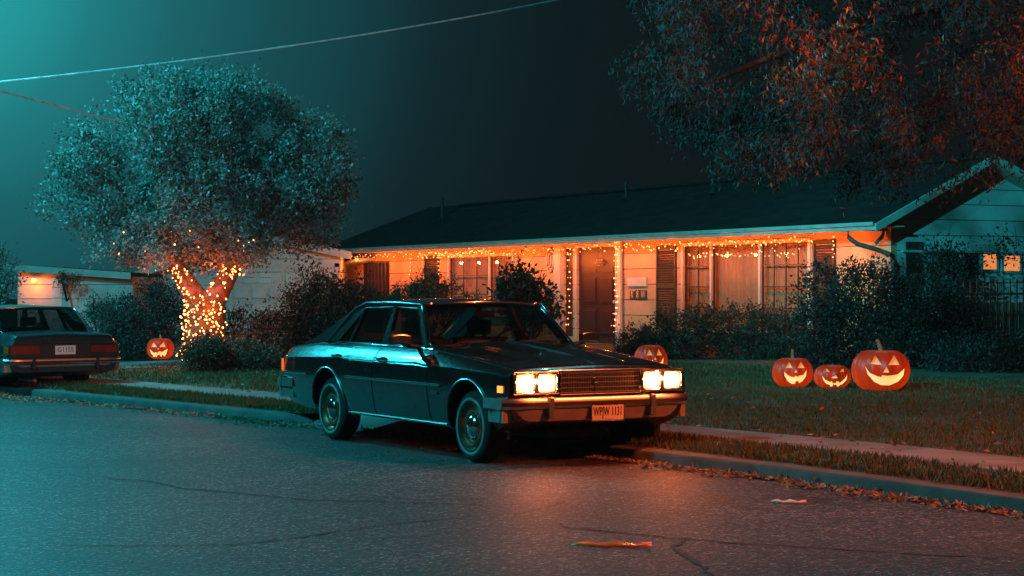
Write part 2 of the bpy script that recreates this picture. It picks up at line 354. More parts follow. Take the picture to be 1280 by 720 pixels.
def kerb_run(t0, t1, name):
    n = int((t1-t0)/.3)+1; b = MB(); prof = [(0, -.02), (.012, .085), (.035, .108), (.16, .115), (.16, -.02)]; vs = []
    for i in range(n+1):
        t = lerp(t0, t1, i/n); e = min(1, (t-t0)/.5 if t0 > 0 else 1, (t1-t)/.5 if t1 < 100 else 1); e = .12+.88*math.sin(max(0, e)*PI/2)
        for o, z in prof: vs.append(TD(t, kerb_d(t)-o-(1-e)*.1, z*e if z > 0 else z))
    w = len(prof); b.add(vs, [(i*w+j, (i+1)*w+j, (i+1)*w+j+1, i*w+j+1) for i in range(n) for j in range(w-1)]+[tuple(range(w)), tuple(n*w+j for j in range(w))[::-1]])
    return struct(b.build(name, M['kerb'], smooth=40))
kerb_run(-30, T_GAP0, 'kerb'); kerb_run(T_GAP1, 29., 'kerb'); kerb_run(33., 150, 'kerb')
tv = [t for t in ts if t <= T_GAP0-.1]; strip(.16, .95, 3, 'verge', M['verge'], 0, tv)
tv = [t for t in ts if T_GAP1+.1 <= t <= 29]; strip(.16, .95, 3, 'verge', M['verge'], 0, tv)
def apron(t0, t1):
    b = MB(); n = 16
    vs = []
    for i in range(n+1):
        t = lerp(t0, t1, i/n)
        for o, z in ((-.05, .006), (.16, .03), (.5, .09), (.95, .139)): vs.append(TD(t, kerb_d(t)-o, z))
    b.add(vs, [(i*4+j, (i+1)*4+j, (i+1)*4+j+1, i*4+j+1) for i in range(n) for j in range(3)]); return struct(b.build('kerb_ramp', M['concrete']))
apron(T_GAP0-.12, T_GAP1+.12); apron(28.9, 33.1)
# pavement slabs with real joints
b = MB(); t = -28.
while t < 70:
    w = 1.5-.012; k = 3
    for i in range(k):
        a0, a1 = t+w*i/k, t+w*(i+1)/k
        q = [TD(a0, kerb_d(a0)-.93, .152), TD(a1, kerb_d(a1)-.93, .152), TD(a1, kerb_d(a1)-1.80, .155), TD(a0, kerb_d(a0)-1.80, .155)]
        b.prism(q, (0, 0, -.06))
    t += 1.5
struct(b.build('pavement', M['concrete']))
strip(.95, 1.8, 2, 'pavement_bed', M['verge'], -.02)
strip(1.8, 60, 26, 'lawn', M['soil'])
# driveway to the left-hand house
b = MB(); b.add([TD(30.2, kerb_d(30)-1.8, .165), TD(32.4, kerb_d(32)-1.8, .165), TD(32.6, kerb_d(32)-12, .335), TD(30.0, kerb_d(30)-12, .335)], [(0, 1, 2, 3)]); struct(b.build('driveway', M['concrete']))
# cracks
def crack(pts, w, name='crack'):
    P = [ground(x, y, 0) for x, y in pts]; Q = []
    for a, c in zip(P, P[1:]):
        n = max(2, int((c-a).length/.07))
        for i in range(n): Q.append(a.lerp(c, i/n))
    Q.append(P[-1]); b = MB(); vs = []
    w *= 1.1; rr = random.Random(len(pts)*31+int(w*1e4)); j = 0
    for i, p in enumerate(Q):
        d = (Q[min(i+1, len(Q)-1)]-Q[max(i-1, 0)]).normalized(); s = Vector((-d.y, d.x, 0)); j = j*.7+rr.gauss(0, .013)
        ww = w*rr.uniform(.3, 1.3)*min(1, .2+i/5, .2+(len(Q)-1-i)/5)
        vs += [p+s*(j+ww), p+s*(j-ww)]
    b.add([(v.x, v.y, .004) for v in vs], [(2*i, 2*i+1, 2*i+3, 2*i+2) for i in range(len(Q)-1)])
    return b.build(name, M['crackfill'], road, fix=False)
crack([(130, 598), (185, 602), (230, 610), (300, 617), (345, 622), (400, 626), (470, 627), (560, 630), (640, 634)], .016)
crack([(400, 622), (455, 619), (520, 626), (600, 624), (650, 620)], .008)
crack([(60, 682), (160, 683), (290, 681), (370, 673), (430, 663), (500, 655), (600, 645)], .012)
crack([(420, 675), (520, 672), (600, 660)], .007)
crack([(685, 652), (710, 661), (760, 665), (830, 671), (855, 673), (950, 681), (1060, 688), (1180, 695), (1279, 700)], .014)
crack([(855, 673), (845, 684), (860, 697), (890, 712), (905, 722)], .018)
crack([(640, 645), (690, 634), (715, 622)], .008)
crack([(1, 590), (60, 594), (130, 598)], .007)

# grass blades
def blades(name, t0, t1, o0, o1, n, h, label, m=M['grass']):
    t = RNG.uniform(t0, t1, n); o = RNG.uniform(o0, o1, n)
    # patchy growth
    keep = (np.sin(t*2.1+o*1.3)+np.sin(t*.7-o*3.1)+RNG.normal(0, 1., n)) > -1.6; t = t[keep]; o = o[keep]
    kd = np.array([kerb_d(x) for x in t]); P = np.array(U2)[None]*t[:, None]+np.array(N2)[None]*(kd-o)[:, None]
    P[:, 2] = [zprof(x)-.004 for x in o]; D = RNG.normal(size=P.shape)*.45; D[:, 2] = 1
    ob = leaves(name, P, D, h, .16, m, fold=.1); return tag(ob, label, 'grass', kind='stuff')
blades('lawn_grass', 7, 22, 1.82, 9.5, 120000, .05, 'short green front lawn grass beyond the pavement')
blades('lawn_grass', 22, 31, 1.82, 10, 30000, .07, 'short front lawn grass left of the near car')
blades('lawn_weeds', 8, 28, 1.85, 9, 1800, .09, 'taller weeds and tufts scattered over the front lawn')
blades('verge_grass', 7, T_GAP0-.1, .17, .9, 16000, .065, 'rough grass on the verge right of the near car')
blades('verge_grass', T_GAP1+.1, 29, .17, .9, 14000, .065, 'rough grass on the verge left of the near car')
# litter in the gutter
def litter(name, t0, t1, dm, sg, n, label, sz=.05):
    t = RNG.uniform(t0, t1, n); w = (np.sin(t*3.)+np.sin(t*7.7)+2.3)/3.3
    d = np.abs(RNG.normal(0, sg, n))*w+dm; kd = np.array([kerb_d(x) for x in t])
    P = np.array(U2)[None]*t[:, None]+np.array(N2)[None]*(kd+d)[:, None]; P[:, 2] = .006+RNG.uniform(0, .02, n)
    D = RNG.normal(size=P.shape); D[:, 2] = np.abs(D[:, 2])*.25
    return tag(leaves(name, P, D, sz, .4, M['litter']), label, 'leaf litter', kind='stuff')
litter('gutter_leaves', 8, 15.5, .01, .13, 2600, 'dry leaves and twigs lying in the gutter at right')
litter('gutter_leaves', 15, 20, -.25, .35, 1800, 'dry leaf litter under the near car by the dropped kerb')
litter('gutter_leaves', 19.5, 25, .0, .12, 1000, 'dry leaves in the gutter between the two cars')
litter('gutter_leaves', 24.5, 28.5, .0, .5, 1800, 'pale leaf litter behind the far car')
o = litter('fallen_leaves', 8, 28, -4.5, 1.6, 160, 'scattered leaves lying on the lawn')
for v in o.data.vertices: v.co.z += .24
o = litter('fallen_leaves', 8, 28, -1.9, .5, 260, 'scattered leaves lying on the pavement')
for v in o.data.vertices: v.co.z += .15
def road_bit(px0, px1, py, w, label, cat, name, m):
    a = ground(px0, py, .0); c = ground(px1, py+1, .0); b = MB(); n = 9; L = []; Rr = []
    for i in range(n+1):
        p = a.lerp(c, i/n); ww = w*math.sin(min(1, max(.06, i/n))*PI*.93)+.002; j = .01*math.sin(i*1.7)
        L.append((p.x, p.y+ww+j, .012+.015*math.sin(i*.9)**2)); Rr.append((p.x, p.y-ww+j, .008))
    b.add(L+Rr, [(i, i+1, n+2+i, n+1+i) for i in range(n)]); o = b.build(name, m, smooth=60)
    md = o.modifiers.new('s', 'SOLIDIFY'); md.thickness = .003
    return tag(o, label, cat)
road_bit(713, 815, 683, .05, 'long curled orange dry palm leaf lying on the road near the cracks', 'leaf', 'dry_leaf', M['tail_amber'])
road_bit(963, 1008, 629, .02, 'thin pale twig lying on the road right of the near car', 'twig', 'twig', M['trimw'])

# ------------------------------------------------------------------ cars
L_CAR = 4.75
def make_car(name, label, P):
    root = thing(name, label, 'car', P['loc'], P['rz'])
    W = P.get('hw', .915); paint = P['paint']; zs = P.get('zs', 1.)
    C = lambda s, y, z: Vector((L_CAR/2-s, y, z))
    wtab = [(.05, .955), (.12, .975), (.5, .995), (1., 1.), (3.6, 1.), (4.3, .985), (4.6, .962), (4.72, .935)]
    ztab = P.get('ztab') or [(.05, .765), (.09, .79), (.15, .803), (.5, .84), (1., .887), (1.62, .937), (3.9, .935), (4.25, .915), (4.6, .885), (4.68, .872), (4.72, .84)]
    ctab = [(.05, .735), (.3, .76), (1., .785), (2., .80), (3.5, .80), (4.4, .775), (4.72, .74)]
    btab = [(.05, .36), (.3, .27), (.5, .25), (4.1, .26), (4.5, .30), (4.72, .36)]
    def sec(s, cabin=False):
        w = W*itp(s, wtab); zt = itp(s, ztab); zc = min(itp(s, ctab), zt-.03); zb = itp(s, btab)
        bul = .022*min(1, max(0, (s-.12)/.25)) if s < 1.65 else .006
        pts = [(0, zb), (.80*w, zb), (.925*w, zb+.02), (.965*w, zb+.12), (.995*w, .56), (1.*w, .62), (.995*w, .69), (.985*w, zc), (.965*w, zc+.018), (.90*w, lerp(zc, zt, .72)), (.855*w, zt-.008), (.82*w, zt)]
        if cabin: pts += [(.79*w, zt-.012), (.775*w, .5), (.3*w, .5), (0, .5)]
        else: pts += [(.46*w, zt+.012), (.40*w, zt+.012+bul), (.15*w, zt+.02+bul), (0, zt+.022+bul)]
        return pts
    def hw(s, z):
        p = sec(s)[1:12]
        for (ya, za), (yb, zb_) in zip(p, p[1:]):
            if za <= z <= zb_ and zb_ > za: return ya+(yb-ya)*(z-za)/(zb_-za)
        return p[0][0] if z < p[0][1] else p[-1][0]
    # body
    ss = [.05, .07, .09, .12, .16, .22, .32, .5, .75, 1., 1.3, 1.6]+[1.66]
    cab = [1.68, 2., 2.5, 3., 3.5, 3.9, 4.0]; re_ = [4.02, 4.15, 4.3, 4.45, 4.58, 4.64, 4.68, 4.70, 4.72]
    b = MB(); ring = []; n = 16
    for s in ss+cab+re_:
        p = sec(s, s in cab); full = [(-y, z) for y, z in p]+[(y, z) for y, z in p[-2:0:-1]]
        ring.append([C(s, y, z) for y, z in full])
    m = len(ring[0]); vs = [q for r_ in ring for q in r_]
    fs = [(i*m+k, i*m+(k+1) % m, (i+1)*m+(k+1) % m, (i+1)*m+k) for i in range(len(ring)-1) for k in range(m)]
    fs += [tuple(range(m)), tuple((len(ring)-1)*m+k for k in range(m))[::-1]]
    b.add(vs, fs); body = b.build('body', [paint, M['black']], root, smooth=24)
    AX = (.68, 3.5); RZ = .30
    for s in AX:
        for sg in (-1, 1):
            cb = MB(); cb.lathe([(0, sg*.5), (.385, sg*.5), (.385, sg*1.15), (0, sg*1.15)], 'y', (L_CAR/2-s, 0, RZ+.01), 40)
            cu = cb.build('cut', M['black']); cu.location = root.location; cu.rotation_euler = root.rotation_euler
            bmm = bmesh.new(); bmm.from_mesh(cu.data); bmesh.ops.remove_doubles(bmm, verts=bmm.verts, dist=1e-5); bmesh.ops.recalc_face_normals(bmm, faces=bmm.faces); bmm.to_mesh(cu.data); bmm.free()
            boolean(body, cu)
    body.data.polygons.foreach_set('use_smooth', [True]*len(body.data.polygons)); body.data.set_sharp_from_angle(angle=R(24))
    # side patches
    def patch(s0, s1, z0, z1, off, sg, nu=16, nv=10, cut=None):
        def f(u, v):
            s = lerp(s0, s1, u); z = lerp(z0(s) if callable(z0) else z0, z1(s) if callable(z1) else z1, v)
            if cut: s, z = cut(s, z)
            return C(s, sg*(hw(s, z)+off), z)
        return f
    zt_ = lambda s: itp(s, ztab)-.012
    def arch(s):    # door bottom follows the rear arch
        dx = abs(s-3.5); return max(.285, RZ+.01+math.sqrt(max(0, .42**2-dx*dx)) if dx < .42 else .285)
    for sg in (-1, 1):
        for (s0, s1, za) in ((1.40, 2.47, .285), (2.50, 3.44, arch)):
            seam = MB(); seam.slab(patch(s0-.009, s1+.009, (lambda s, z=za: (z(s) if callable(z) else z)-.009), zt_, .0015, sg), 16, 10, (0, -sg*.01, 0))
            d = MB(); d.slab(patch(s0, s1, za, lambda s: zt_(s)-.004, .006, sg), 22, 14, (0, -sg*.012, 0))
            door = d.build('door', paint, root, smooth=24); seam.build('door_gap', M['seam'], door)
            h = MB(); hs = s1-.13; hz = .815
            h.box(C(hs+.09, sg*(hw(hs, hz)+.012) - (.012 if sg > 0 else 0), hz-.02), C(hs-.09, sg*(hw(hs, hz)+.012)+(0 if sg > 0 else .012), hz+.02))
            h.tube([C(hs+.08, sg*(hw(hs, hz)+.008), hz+.012), C(hs+.07, sg*(hw(hs, hz)+.035), hz+.012), C(hs-.07, sg*(hw(hs, hz)+.035), hz+.012), C(hs-.08, sg*(hw(hs, hz)+.008), hz+.012)], .008, 6)
            h.build('handle', M['dullchrome'], door)
            lk = MB(); lk.lathe([(0, 0), (.014, 0), (.014, .01), (0, .012)], 'y', tuple(C(hs+.02, sg*(hw(hs, .73)+.004), .74)), 12); lk.build('lock', M['dullchrome'], door)
        # bright trims
        for s0, s1, z in ((1.14, 3.05, .628), (3.95, 4.70, .62)):
            tr = MB(); tr.tube([C(lerp(s0, s1, k/12), sg*(hw(lerp(s0, s1, k/12), z)+.008), z) for k in range(13)], .0125, 8)
            tr.build('side_trim', M['chrome'], root, smooth=40)
        tr = MB(); tr.tube([C(s, sg*(hw(s, .30)+.004), .292) for s in (1.1, 1.6, 2.2, 2.8, 3.1)], .010, 6); tr.build('sill_trim', M['dullchrome'], root, smooth=50)
        for s in AX:
            pts = []
            for k in range(25):
                a = R(-14+k*208/24); r_ = .39; sx = s-r_*math.cos(a); z = RZ+.01+r_*math.sin(a)
                pts.append(C(sx, sg*(hw(min(4.7, max(.06, sx)), z)+.003), z))
            tr = MB(); tr.tube(pts, .011, 6); tr.build('arch_trim', M['dullchrome'], root, smooth=60)
        # badge on the front wing
        bd = MB(); bd.slab(lambda u, v: C(lerp(1.30, 1.20, u), sg*(hw(1.25, .565)+.004), .545+.03*v), 2, 1, (0, sg*.004, 0)); bd.build('badge', M['dullchrome'], root)
    # wheels
    for s in AX:
        for sg in (-1, 1):
            y0 = sg*(W-.245); y1 = sg*(W-.045)
            t = MB(); cx = tuple(C(s, 0, RZ))
            t.lathe([(.205, y0), (.27, y0), (.297, y0+sg*.03), (.30, y0+sg*.06), (.30, y1-sg*.05), (.293, y1-sg*.022), (.27, y1), (.215, y1+sg*.004), (.20, y1-sg*.01)], 'y', cx, 48)
            wh = t.build('wheel', M['rubber'], root, smooth=50)
            t = MB(); t.lathe([(.218, y1+sg*.0055), (.222, y1+sg*.009), (.240, y1+sg*.0085), (.245, y1+sg*.004)], 'y', cx, 48); t.build('whitewall', M['whitewall'], wh, smooth=50)
            t = MB(); yy = y1-sg*.012
            t.lathe([(.206, yy-sg*.02), (.206, yy+sg*.012), (.198, yy+sg*.014), (.185, yy-sg*.012), (.17, yy-sg*.03), (.155, yy-sg*.022), (.145, yy-sg*.004), (.125, yy-sg*.006), (.115, yy-sg*.026), (.10, yy-sg*.03), (0, yy-sg*.03)], 'y', cx, 48)
            t.build('rim', M['bronze'] if P.get('bronze') else M['dullchrome'], wh, smooth=40)
            t = MB(); t.lathe([(.098, yy-sg*.03), (.098, yy-sg*.006), (.09, yy+sg*.006), (.06, yy+sg*.022), (.03, yy+sg*.03), (0, yy+sg*.032)], 'y', cx, 32)
            for k in range(14):
                a = 2*PI*k/14; c0 = Vector(cx)
                p0 = c0+Vector((.103*math.cos(a), yy-sg*.02, .103*math.sin(a))); p1 = c0+Vector((.15*math.cos(a), yy-sg*.006, .15*math.sin(a)))
                t.tube([p0, p1], .006, 5)
            t.build('hubcap', M['chrome'], wh, smooth=40)
    # greenhouse
    rz = P.get('roof', 1.31); bz = .94
    yg = lambda z: lerp(.752, .615, (z-bz)/(rz-bz))*W/.915
    G = lambda s, z, sg, o=0: C(s, sg*(yg(z)+o), z)
    rs0, rs1, rb = 2.07, P.get('rs1', 3.33), P.get('rb', 4.22)    # roof front, roof rear, rear glass base
    gz = lambda z: bz+(z-.94)*(rz-bz)/(.37)
    def crown(u, v):   # roof skin
        s = lerp(rs0, rs1, u); y = (v*2-1); e = 1-abs(y)**2.4
        z = rz+.052*e*(1-.55*abs(2*u-1)**2.2)-.02*(abs(2*u-1)**3)+.004
        return C(s-.05*(1-y*y)*(1-u)*1+.03*(1-y*y)*u, y*(yg(rz)+.012), z)
    r_ = MB(); r_.slab(crown, 20, 20, (0, 0, -.03)); r_.build('roof', paint, root, smooth=35)
    qs = [[(1.66, .935), (1.81, .95), (2.12, 1.275), (2.05, 1.312)],
          [(2.05, 1.312), (2.12, 1.275), (2.55, 1.287), (2.55, 1.325)], [(2.55, 1.325), (2.55, 1.287), (2.64, 1.287), (2.64, 1.325)],
          [(2.49, .945), (2.66, .945), (2.64, 1.287), (2.55, 1.287)], [(2.64, 1.325), (2.64, 1.287), (3.20, 1.272), (3.22, 1.318)],
          [(3.22, 1.318), (3.20, 1.272), (3.57, .945), (3.80, .945), (3.52, 1.24), (rs1+.02, 1.305)],
          [(3.52, 1.24), (3.80, .945), (4.12, .94), (4.38, .915), (4.18, .962), (3.92, 1.05), (3.70, 1.16)],
          [(3.275, .945), (3.315, .945), (3.235, 1.262), (3.20, 1.262)], [(1.81, .932), (3.57, .932), (3.57, .952), (1.81, .952)]]
    if P.get('boxy'):
        qs[5] = [(3.22, 1.318), (3.20, 1.272), (3.57, .945), (3.80, .945), (3.80, 1.24), (rs1+.05, 1.312)]; qs[6] = [(3.80, 1.24), (3.80, .945), (4.06, .935), (4.0, 1.01)]
    for sg in (-1, 1):
        f = MB()
        for q in qs[:5]+qs[7:]: f.prism([G(s, gz(z), sg) for s, z in q], (0, -sg*.035, 0))
        for q in qs[5:7]: f.prism([G(s, gz(z), sg) for s, z in q], (0, -sg*.04, 0))
        f.build('window_pillars', paint, root)
        for nm, q in (('side_window', [(1.80, .944), (2.12, 1.28), (2.56, 1.29), (2.50, .944)]), ('side_window', [(2.65, .944), (2.63, 1.29), (3.21, 1.275), (3.29, .944)]), ('quarter_window', [(3.31, .944), (3.23, 1.262), (3.58, .944)])):
            w_ = MB(); w_.prism([G(s, gz(z), sg, -.012) for s, z in q], (0, -sg*.004, 0)); wo = w_.build(nm, M['glass'], root)
            t = MB(); qq = [Vector(G(s, gz(z), sg, .003)) for s, z in q]; t.tube(qq, .0065, 6, closed=True); t.build('trim', M['chrome'], wo)
        dr = MB(); dr.tube([G(1.67, .94, sg, .012), G(1.86, gz(1.13), sg, .014), G(2.05, gz(1.315), sg, .014), G(2.6, gz(1.332), sg, .014), G(3.2, gz(1.325), sg, .014), *([G(3.70, gz(1.32), sg, .012), G(3.84, gz(1.23), sg, .008), G(4.08, gz(.94), sg, .008)] if P.get('boxy') else [G(3.42, gz(1.27), sg, .012), G(3.75, gz(1.0), sg, .008), G(3.82, gz(.95), sg, .008)])], .009, 6)
        dr.build('drip_rail', M['chrome'], root, smooth=60)
        bl = MB(); bl.tube([C(s, sg*(.86*W*itp(s, wtab)), itp(s, ztab)-.002) for s in (1.5, 1.8, 2.4, 3., 3.6)], .008, 6); bl.build('belt_trim', M['chrome'], root, smooth=60)
    def wind(s0, z0, s1, z1, y0, y1, bow):
        def f(u, v):
            y = (v*2-1)*lerp(y0, y1, u); e = 1-(v*2-1)**2
            return C(lerp(s0, s1, u)+bow*e+.02*math.sin(u*PI)*(1 if bow < 0 else -1)*-1, y, lerp(z0, z1, u)+.022*e*u)
        return f
    fw = wind(1.67, .945, 2.06, rz, .735*W/.915, .60*W/.915, -.09); bw = wind(rb, .935, rs1+.03, rz-.012, .69*W/.915, .60*W/.915, .08)
    for nm, fn in (('windscreen', fw), ('rear_window', bw)):
        t = MB(); t.slab(fn, 8, 16, (0, 0, -.005)); wo = t.build(nm, M['glass'], root, smooth=60)
        t = MB(); bd = [fn(u/8, 0) for u in range(8)]+[fn(1, v/12) for v in range(12)]+[fn(1-u/8, 1) for u in range(8)]+[fn(0, 1-v/12) for v in range(12)]
        t.tube([Vector(p)+Vector((0, 0, .006)) for p in bd], .009, 6, closed=True); t.build('surround', M['chrome'], wo, smooth=60)
    # A rear shelf / cowl
    t = MB(); t.slab(lambda u, v: C(lerp(1.55, 1.80, u), (v*2-1)*.74*W/.915, .93+.01*u), 2, 6, (0, 0, -.03)); t.build('cowl', M['black'], root)
    t = MB(); t.slab(lambda u, v: C(lerp(3.85, rb+.06, u), (v*2-1)*.70*W/.915, .925), 2, 6, (0, 0, -.03)); t.build('rear_shelf', M['black'], root)
    # interior
    def seat(s, y0, y1, zt2, nm):
        t = MB(); t.box(C(s+.5, y0, .5), C(s, y1, .68)); t.prism([C(s+.42, y0, .62), C(s+.56, y0, .62), C(s+.66, y0, zt2), C(s+.56, y0, zt2)], (0, y1-y0, 0)); t.build(nm, M['vinyl'], root, bevel=.03)
    seat(2.1, -.64, -.06, 1.0, 'front_seat'); seat(2.1, .06, .64, 1.0, 'front_seat'); seat(3.05, -.64, .64, .96, 'rear_seat')
    for y in (-.35, .35):
        t = MB(); t.box(C(2.78, y-.12, 1.02), C(2.70, y+.12, 1.16)); t.build('headrest', M['vinyl'], root, bevel=.02)
    t = MB(); t.box(C(2.05, -.7, .72), C(1.72, .7, .93)); t.build('dashboard', M['black'], root, bevel=.02)
    t = MB(); c0 = C(2.16, P.get('drv', .36), .90); t.tube([c0+Vector((.06*math.sin(a), .19*math.cos(a), .18*math.sin(a))) for a in [2*PI*k/24 for k in range(24)]], .012, 6, closed=True)
    t.tube([c0+Vector((0, -.18, 0)), c0+Vector((0, .18, 0))], .012, 6); t.build('steering_wheel', M['black'], root, smooth=60)
    t = MB(); t.box(C(2.02, -.1, 1.20), C(1.99, .1, 1.255)); t.tube([C(2.0, 0, 1.25), C(2.03, 0, 1.3)], .008, 6); t.build('rear_view_mirror', M['black'], root)
    # wipers
    for y in (-.55, .05):
        t = MB(); t.tube([C(1.60, y, .955), C(1.62, y+.12, .985), C(1.64, y+.5, .995)], .007, 5); t.tube([C(1.60, y+.08, .975), C(1.64, y+.56, .992)], .006, 4); t.build('wiper', M['black'], root)
    # mirrors
    for sg in (-1, 1):
        t = MB(); t.tube([C(1.80, sg*(.78*W), .93), C(1.77, sg*(W+.0), .955), C(1.76, sg*(W+.06), .98)], [.022, .018, .016], 8)
        mo = t.build('wing_mirror', M['black'], root, smooth=50)
        t = MB(); t.slab(lambda u, v: C(1.80-.0*u, sg*(W-.02+.19*u), .97+.085*v-.015*abs(2*u-1)**2), 6, 4, (.07, 0, 0)); t.build('mirror_shell', M['chrome'], mo, bevel=.008)
    # ---- front
    xf = .045
    hb = MB(); hb.tube([C(xf, y, .782-.03*abs(y/W)**6) for y in [lerp(-.86, .86, i/16) for i in range(17)]], .008, 6); hb.build('hood_edge_trim', M['chrome'], root, smooth=60)
    hood = MB()
    def hf(u, v):
        s = lerp(.13, 1.60, u); y = lerp(-.775, .775, v)*itp(s, wtab)*W/.915; zt = itp(s, ztab); a = abs(y)/(W*itp(s, wtab)); bul = .022*min(1, max(0, (s-.12)/.25))
        z = itp(a, [(0, zt+.022+bul), (.15, zt+.02+bul), (.40, zt+.012+bul), (.46, zt+.012), (.82, zt), (.86, zt-.008)]); return C(s, y, z+.009)
    hood.slab(hf, 24, 50, (0, 0, -.011)); hood.build('hood', paint, root, smooth=24)
    hs = MB(); hs.slab(lambda u, v: Vector(hf(u*1.012-.006, v*1.012-.006))+Vector((0, 0, -.0075)), 24, 50, (0, 0, -.004)); hs.build('hood_gap', M['seam'], root)
    # ridge chrome on hood centre
    hc = MB(); hc.tube([Vector(hf(u, .5))+Vector((0, 0, .004)) for u in (0, .3, .6, 1)], .005, 5); hc.build('hood_strip', M['dullchrome'], root)
    lit = P.get('lit')
    fp = MB(); fp.box(C(.06, -.84, .585), C(.042, .84, .775)); fp.build('front_panel', M['black'], root, bevel=.006)
    for y0, y1 in ((-.835, -.405), (.405, .835)):
        fr = MB()
        for a, c in (((y0, .765), (y1, .778)), ((y0, .588), (y1, .601)), ((y0, .601), (y0+.014, .765)), ((y1-.014, .601), (y1, .765)), (((y0+y1)/2-.012, .601), ((y0+y1)/2+.012, .765))):
            fr.box(C(.042, a[0], a[1]), C(.018, c[0], c[1]))
        fr.build('headlight_surround', M['chrome'], root, bevel=.003)
    for y in (-.725, -.515, .515, .725):
        hl = MB(); hwid = .086; hh = .072; zc = .683
        def lens(u, v):
            yy = (v*2-1); zz = (u*2-1); k_ = 1-.10*(abs(yy)**4+abs(zz)**4)/2
            return C(.030-.012*(1-yy*yy)*(1-zz*zz), y+yy*hwid*k_, zc+zz*hh*k_)
        hl.slab(lens, 10, 10, (-.02, 0, 0)); ho = hl.build('headlight', M['head'] if lit else M['tail_clear'], root, smooth=60)
        bz_ = MB(); pts = []
        for i in range(32):
            a = 2*PI*i/32; ca, sa = math.cos(a), math.sin(a); k_ = (abs(ca)**6+abs(sa)**6)**(-1/6); pts.append(C(.022, y+ca*k_*(hwid+.006), zc+sa*k_*(hh+.006)))
        bz_.tube(pts, .007, 6, closed=True); bz_.build('bezel', M['chrome'], ho, smooth=60)
    gr = MB(); gb = .39
    for i in range(47):
        y = lerp(-gb+.01, gb-.01, i/46); gr.box(C(.040, y-.0025, .60), C(.024, y+.0025, .765))
    for z in (.603, .640, .682, .724, .762): gr.box(C(.042, -gb, z-.004), C(.020, gb, z+.004))
    go = gr.build('grille', M['dullchrome'], root)
    gs = MB(); gs.tube([C(.018, -gb-.004, .592), C(.018, gb+.004, .592), C(.018, gb+.004, .774), C(.018, -gb-.004, .774)], .009, 6, closed=True); gs.build('grille_surround', M['chrome'], go)
    if P.get('mark'):
        text_mesh(P['mark'], .075, M['chrome'], go, 'emblem', Matrix.Translation(C(.012, -.06, .692)) @ Matrix(((0, 0, 1, 0), (1, 0, 0, 0), (0, 1, 0, 0), (0, 0, 0, 1))), .006)
        e = MB(); e.tube([C(.012, -.06, .60), C(.012, -.06, .655)], .004, 5); e.build('emblem_stem', M['chrome'], go)
    # bumpers
    def bumper(end, nm):
        bm_ = []
        prof_x = lambda y: (.0 if abs(y) < .8 else 0)
        def line(y):
            a = abs(y)/(W+.005); return .085*max(0, (a-.72)/.28)**2.2
        sgn = 1 if end == 'front' else -1; base = 0. if end == 'front' else L_CAR
        CC = lambda s, y, z: C(base+sgn*s, y, z)
        ys = [lerp(-W-.005, W+.005, i/40) for i in range(41)]
        t = MB(); secp = [(.0+.035, .47), (-.01, .475), (-.028, .50), (-.03, .545), (-.02, .562), (.02, .568), (.05, .568), (.05, .47)]
        vs = [CC(dx+line(y)+.02, y, z) for y in ys for dx, z in secp]; w = len(secp)
        t.add(vs, [(i*w+j, i*w+(j+1) % w, (i+1)*w+(j+1) % w, (i+1)*w+j) for i in range(40) for j in range(w)]+[tuple(range(w)), tuple(40*w+j for j in range(w))])
        for sg in (-1, 1):   # wrap-round ends
            q_ = lambda u: lerp(.10, .40, u)
            t.slab(lambda u, v: CC(q_(u), sg*lerp(W+.004, hw(max(.06, min(4.7, q_(.9) if end == 'front' else L_CAR-q_(.9))), .52)+.016, u), lerp(.475, .562, v)), 5, 2, (0, -sg*.02, 0))
        bo = t.build('front_bumper' if end == 'front' else 'rear_bumper', M['bumper_chrome'], root, smooth=35)
        for sg in (-1, 1):
            t = MB(); t.slab(lambda u, v: CC(lerp(.085, .36, u), sg*lerp(W-.012, hw(max(.06, min(4.7, .34 if end == 'front' else L_CAR-.34)), .42)+.006, u), lerp(.365, .475, v)), 5, 2, (0, -sg*.05, 0)); t.build('corner_apron', M['bumper_low'], bo)
        t = MB(); t.slab(lambda u, v: CC(line(lerp(ys[0], ys[-1], u))-.012, lerp(ys[0], ys[-1], u)*.995, lerp(.498, .528, v)), 40, 1, (.006 if end == 'front' else -.006, 0, 0)); t.build('rub_strip', M['black'], bo, smooth=30)
        t = MB(); t.slab(lambda u, v: CC(line(lerp(ys[0], ys[-1], u))+.022+.03*(1-v), lerp(ys[0], ys[-1], u)*.985, lerp(.365, .47, v)), 40, 3, (-.015*sgn, 0, 0)); t.build('apron', M['bumper_low'], bo, smooth=30)
        for sg in (-1, 1):
            t = MB(); t.box(CC(-.035, sg*.50-.022, .39), CC(.03, sg*.50+.022, .572)); t.build('bumper_guard', M['black'] if end != 'front' else M['dullchrome'], bo, bevel=.01)
        return bo
    fbm = bumper('front', 'f'); rbm = bumper('rear', 'r')
    Mf = Matrix(((0, 0, 1, 0), (1, 0, 0, 0), (0, 1, 0, 0), (0, 0, 0, 1)))
    Mr = Matrix(((0, 0, -1, 0), (-1, 0, 0, 0), (0, 1, 0, 0), (0, 0, 0, 1)))
    if P.get('plate_f'):
        t = MB(); py = P.get('plate_y', 0); t.box(C(.004, py-.155, .365), C(-.008, py+.155, .515)); po = t.build('number_plate', M['plate'], fbm, bevel=.004)
        text_mesh(P['plate_f'], .105, M['ink'], po, 'plate_number', Matrix.Translation(C(-.010, py, .435)) @ Mf, .0015, fit=.275)
        text_mesh('California', .030, M['red_ink'], po, 'plate_header', Matrix.Translation(C(-.010, py, .499)) @ Mf, .001, fit=.2)
        text_mesh('~  ~~~~  ~', .02, M['red_ink'], po, 'plate_footer', Matrix.Translation(C(-.010, py, .376)) @ Mf, .001, 1.)
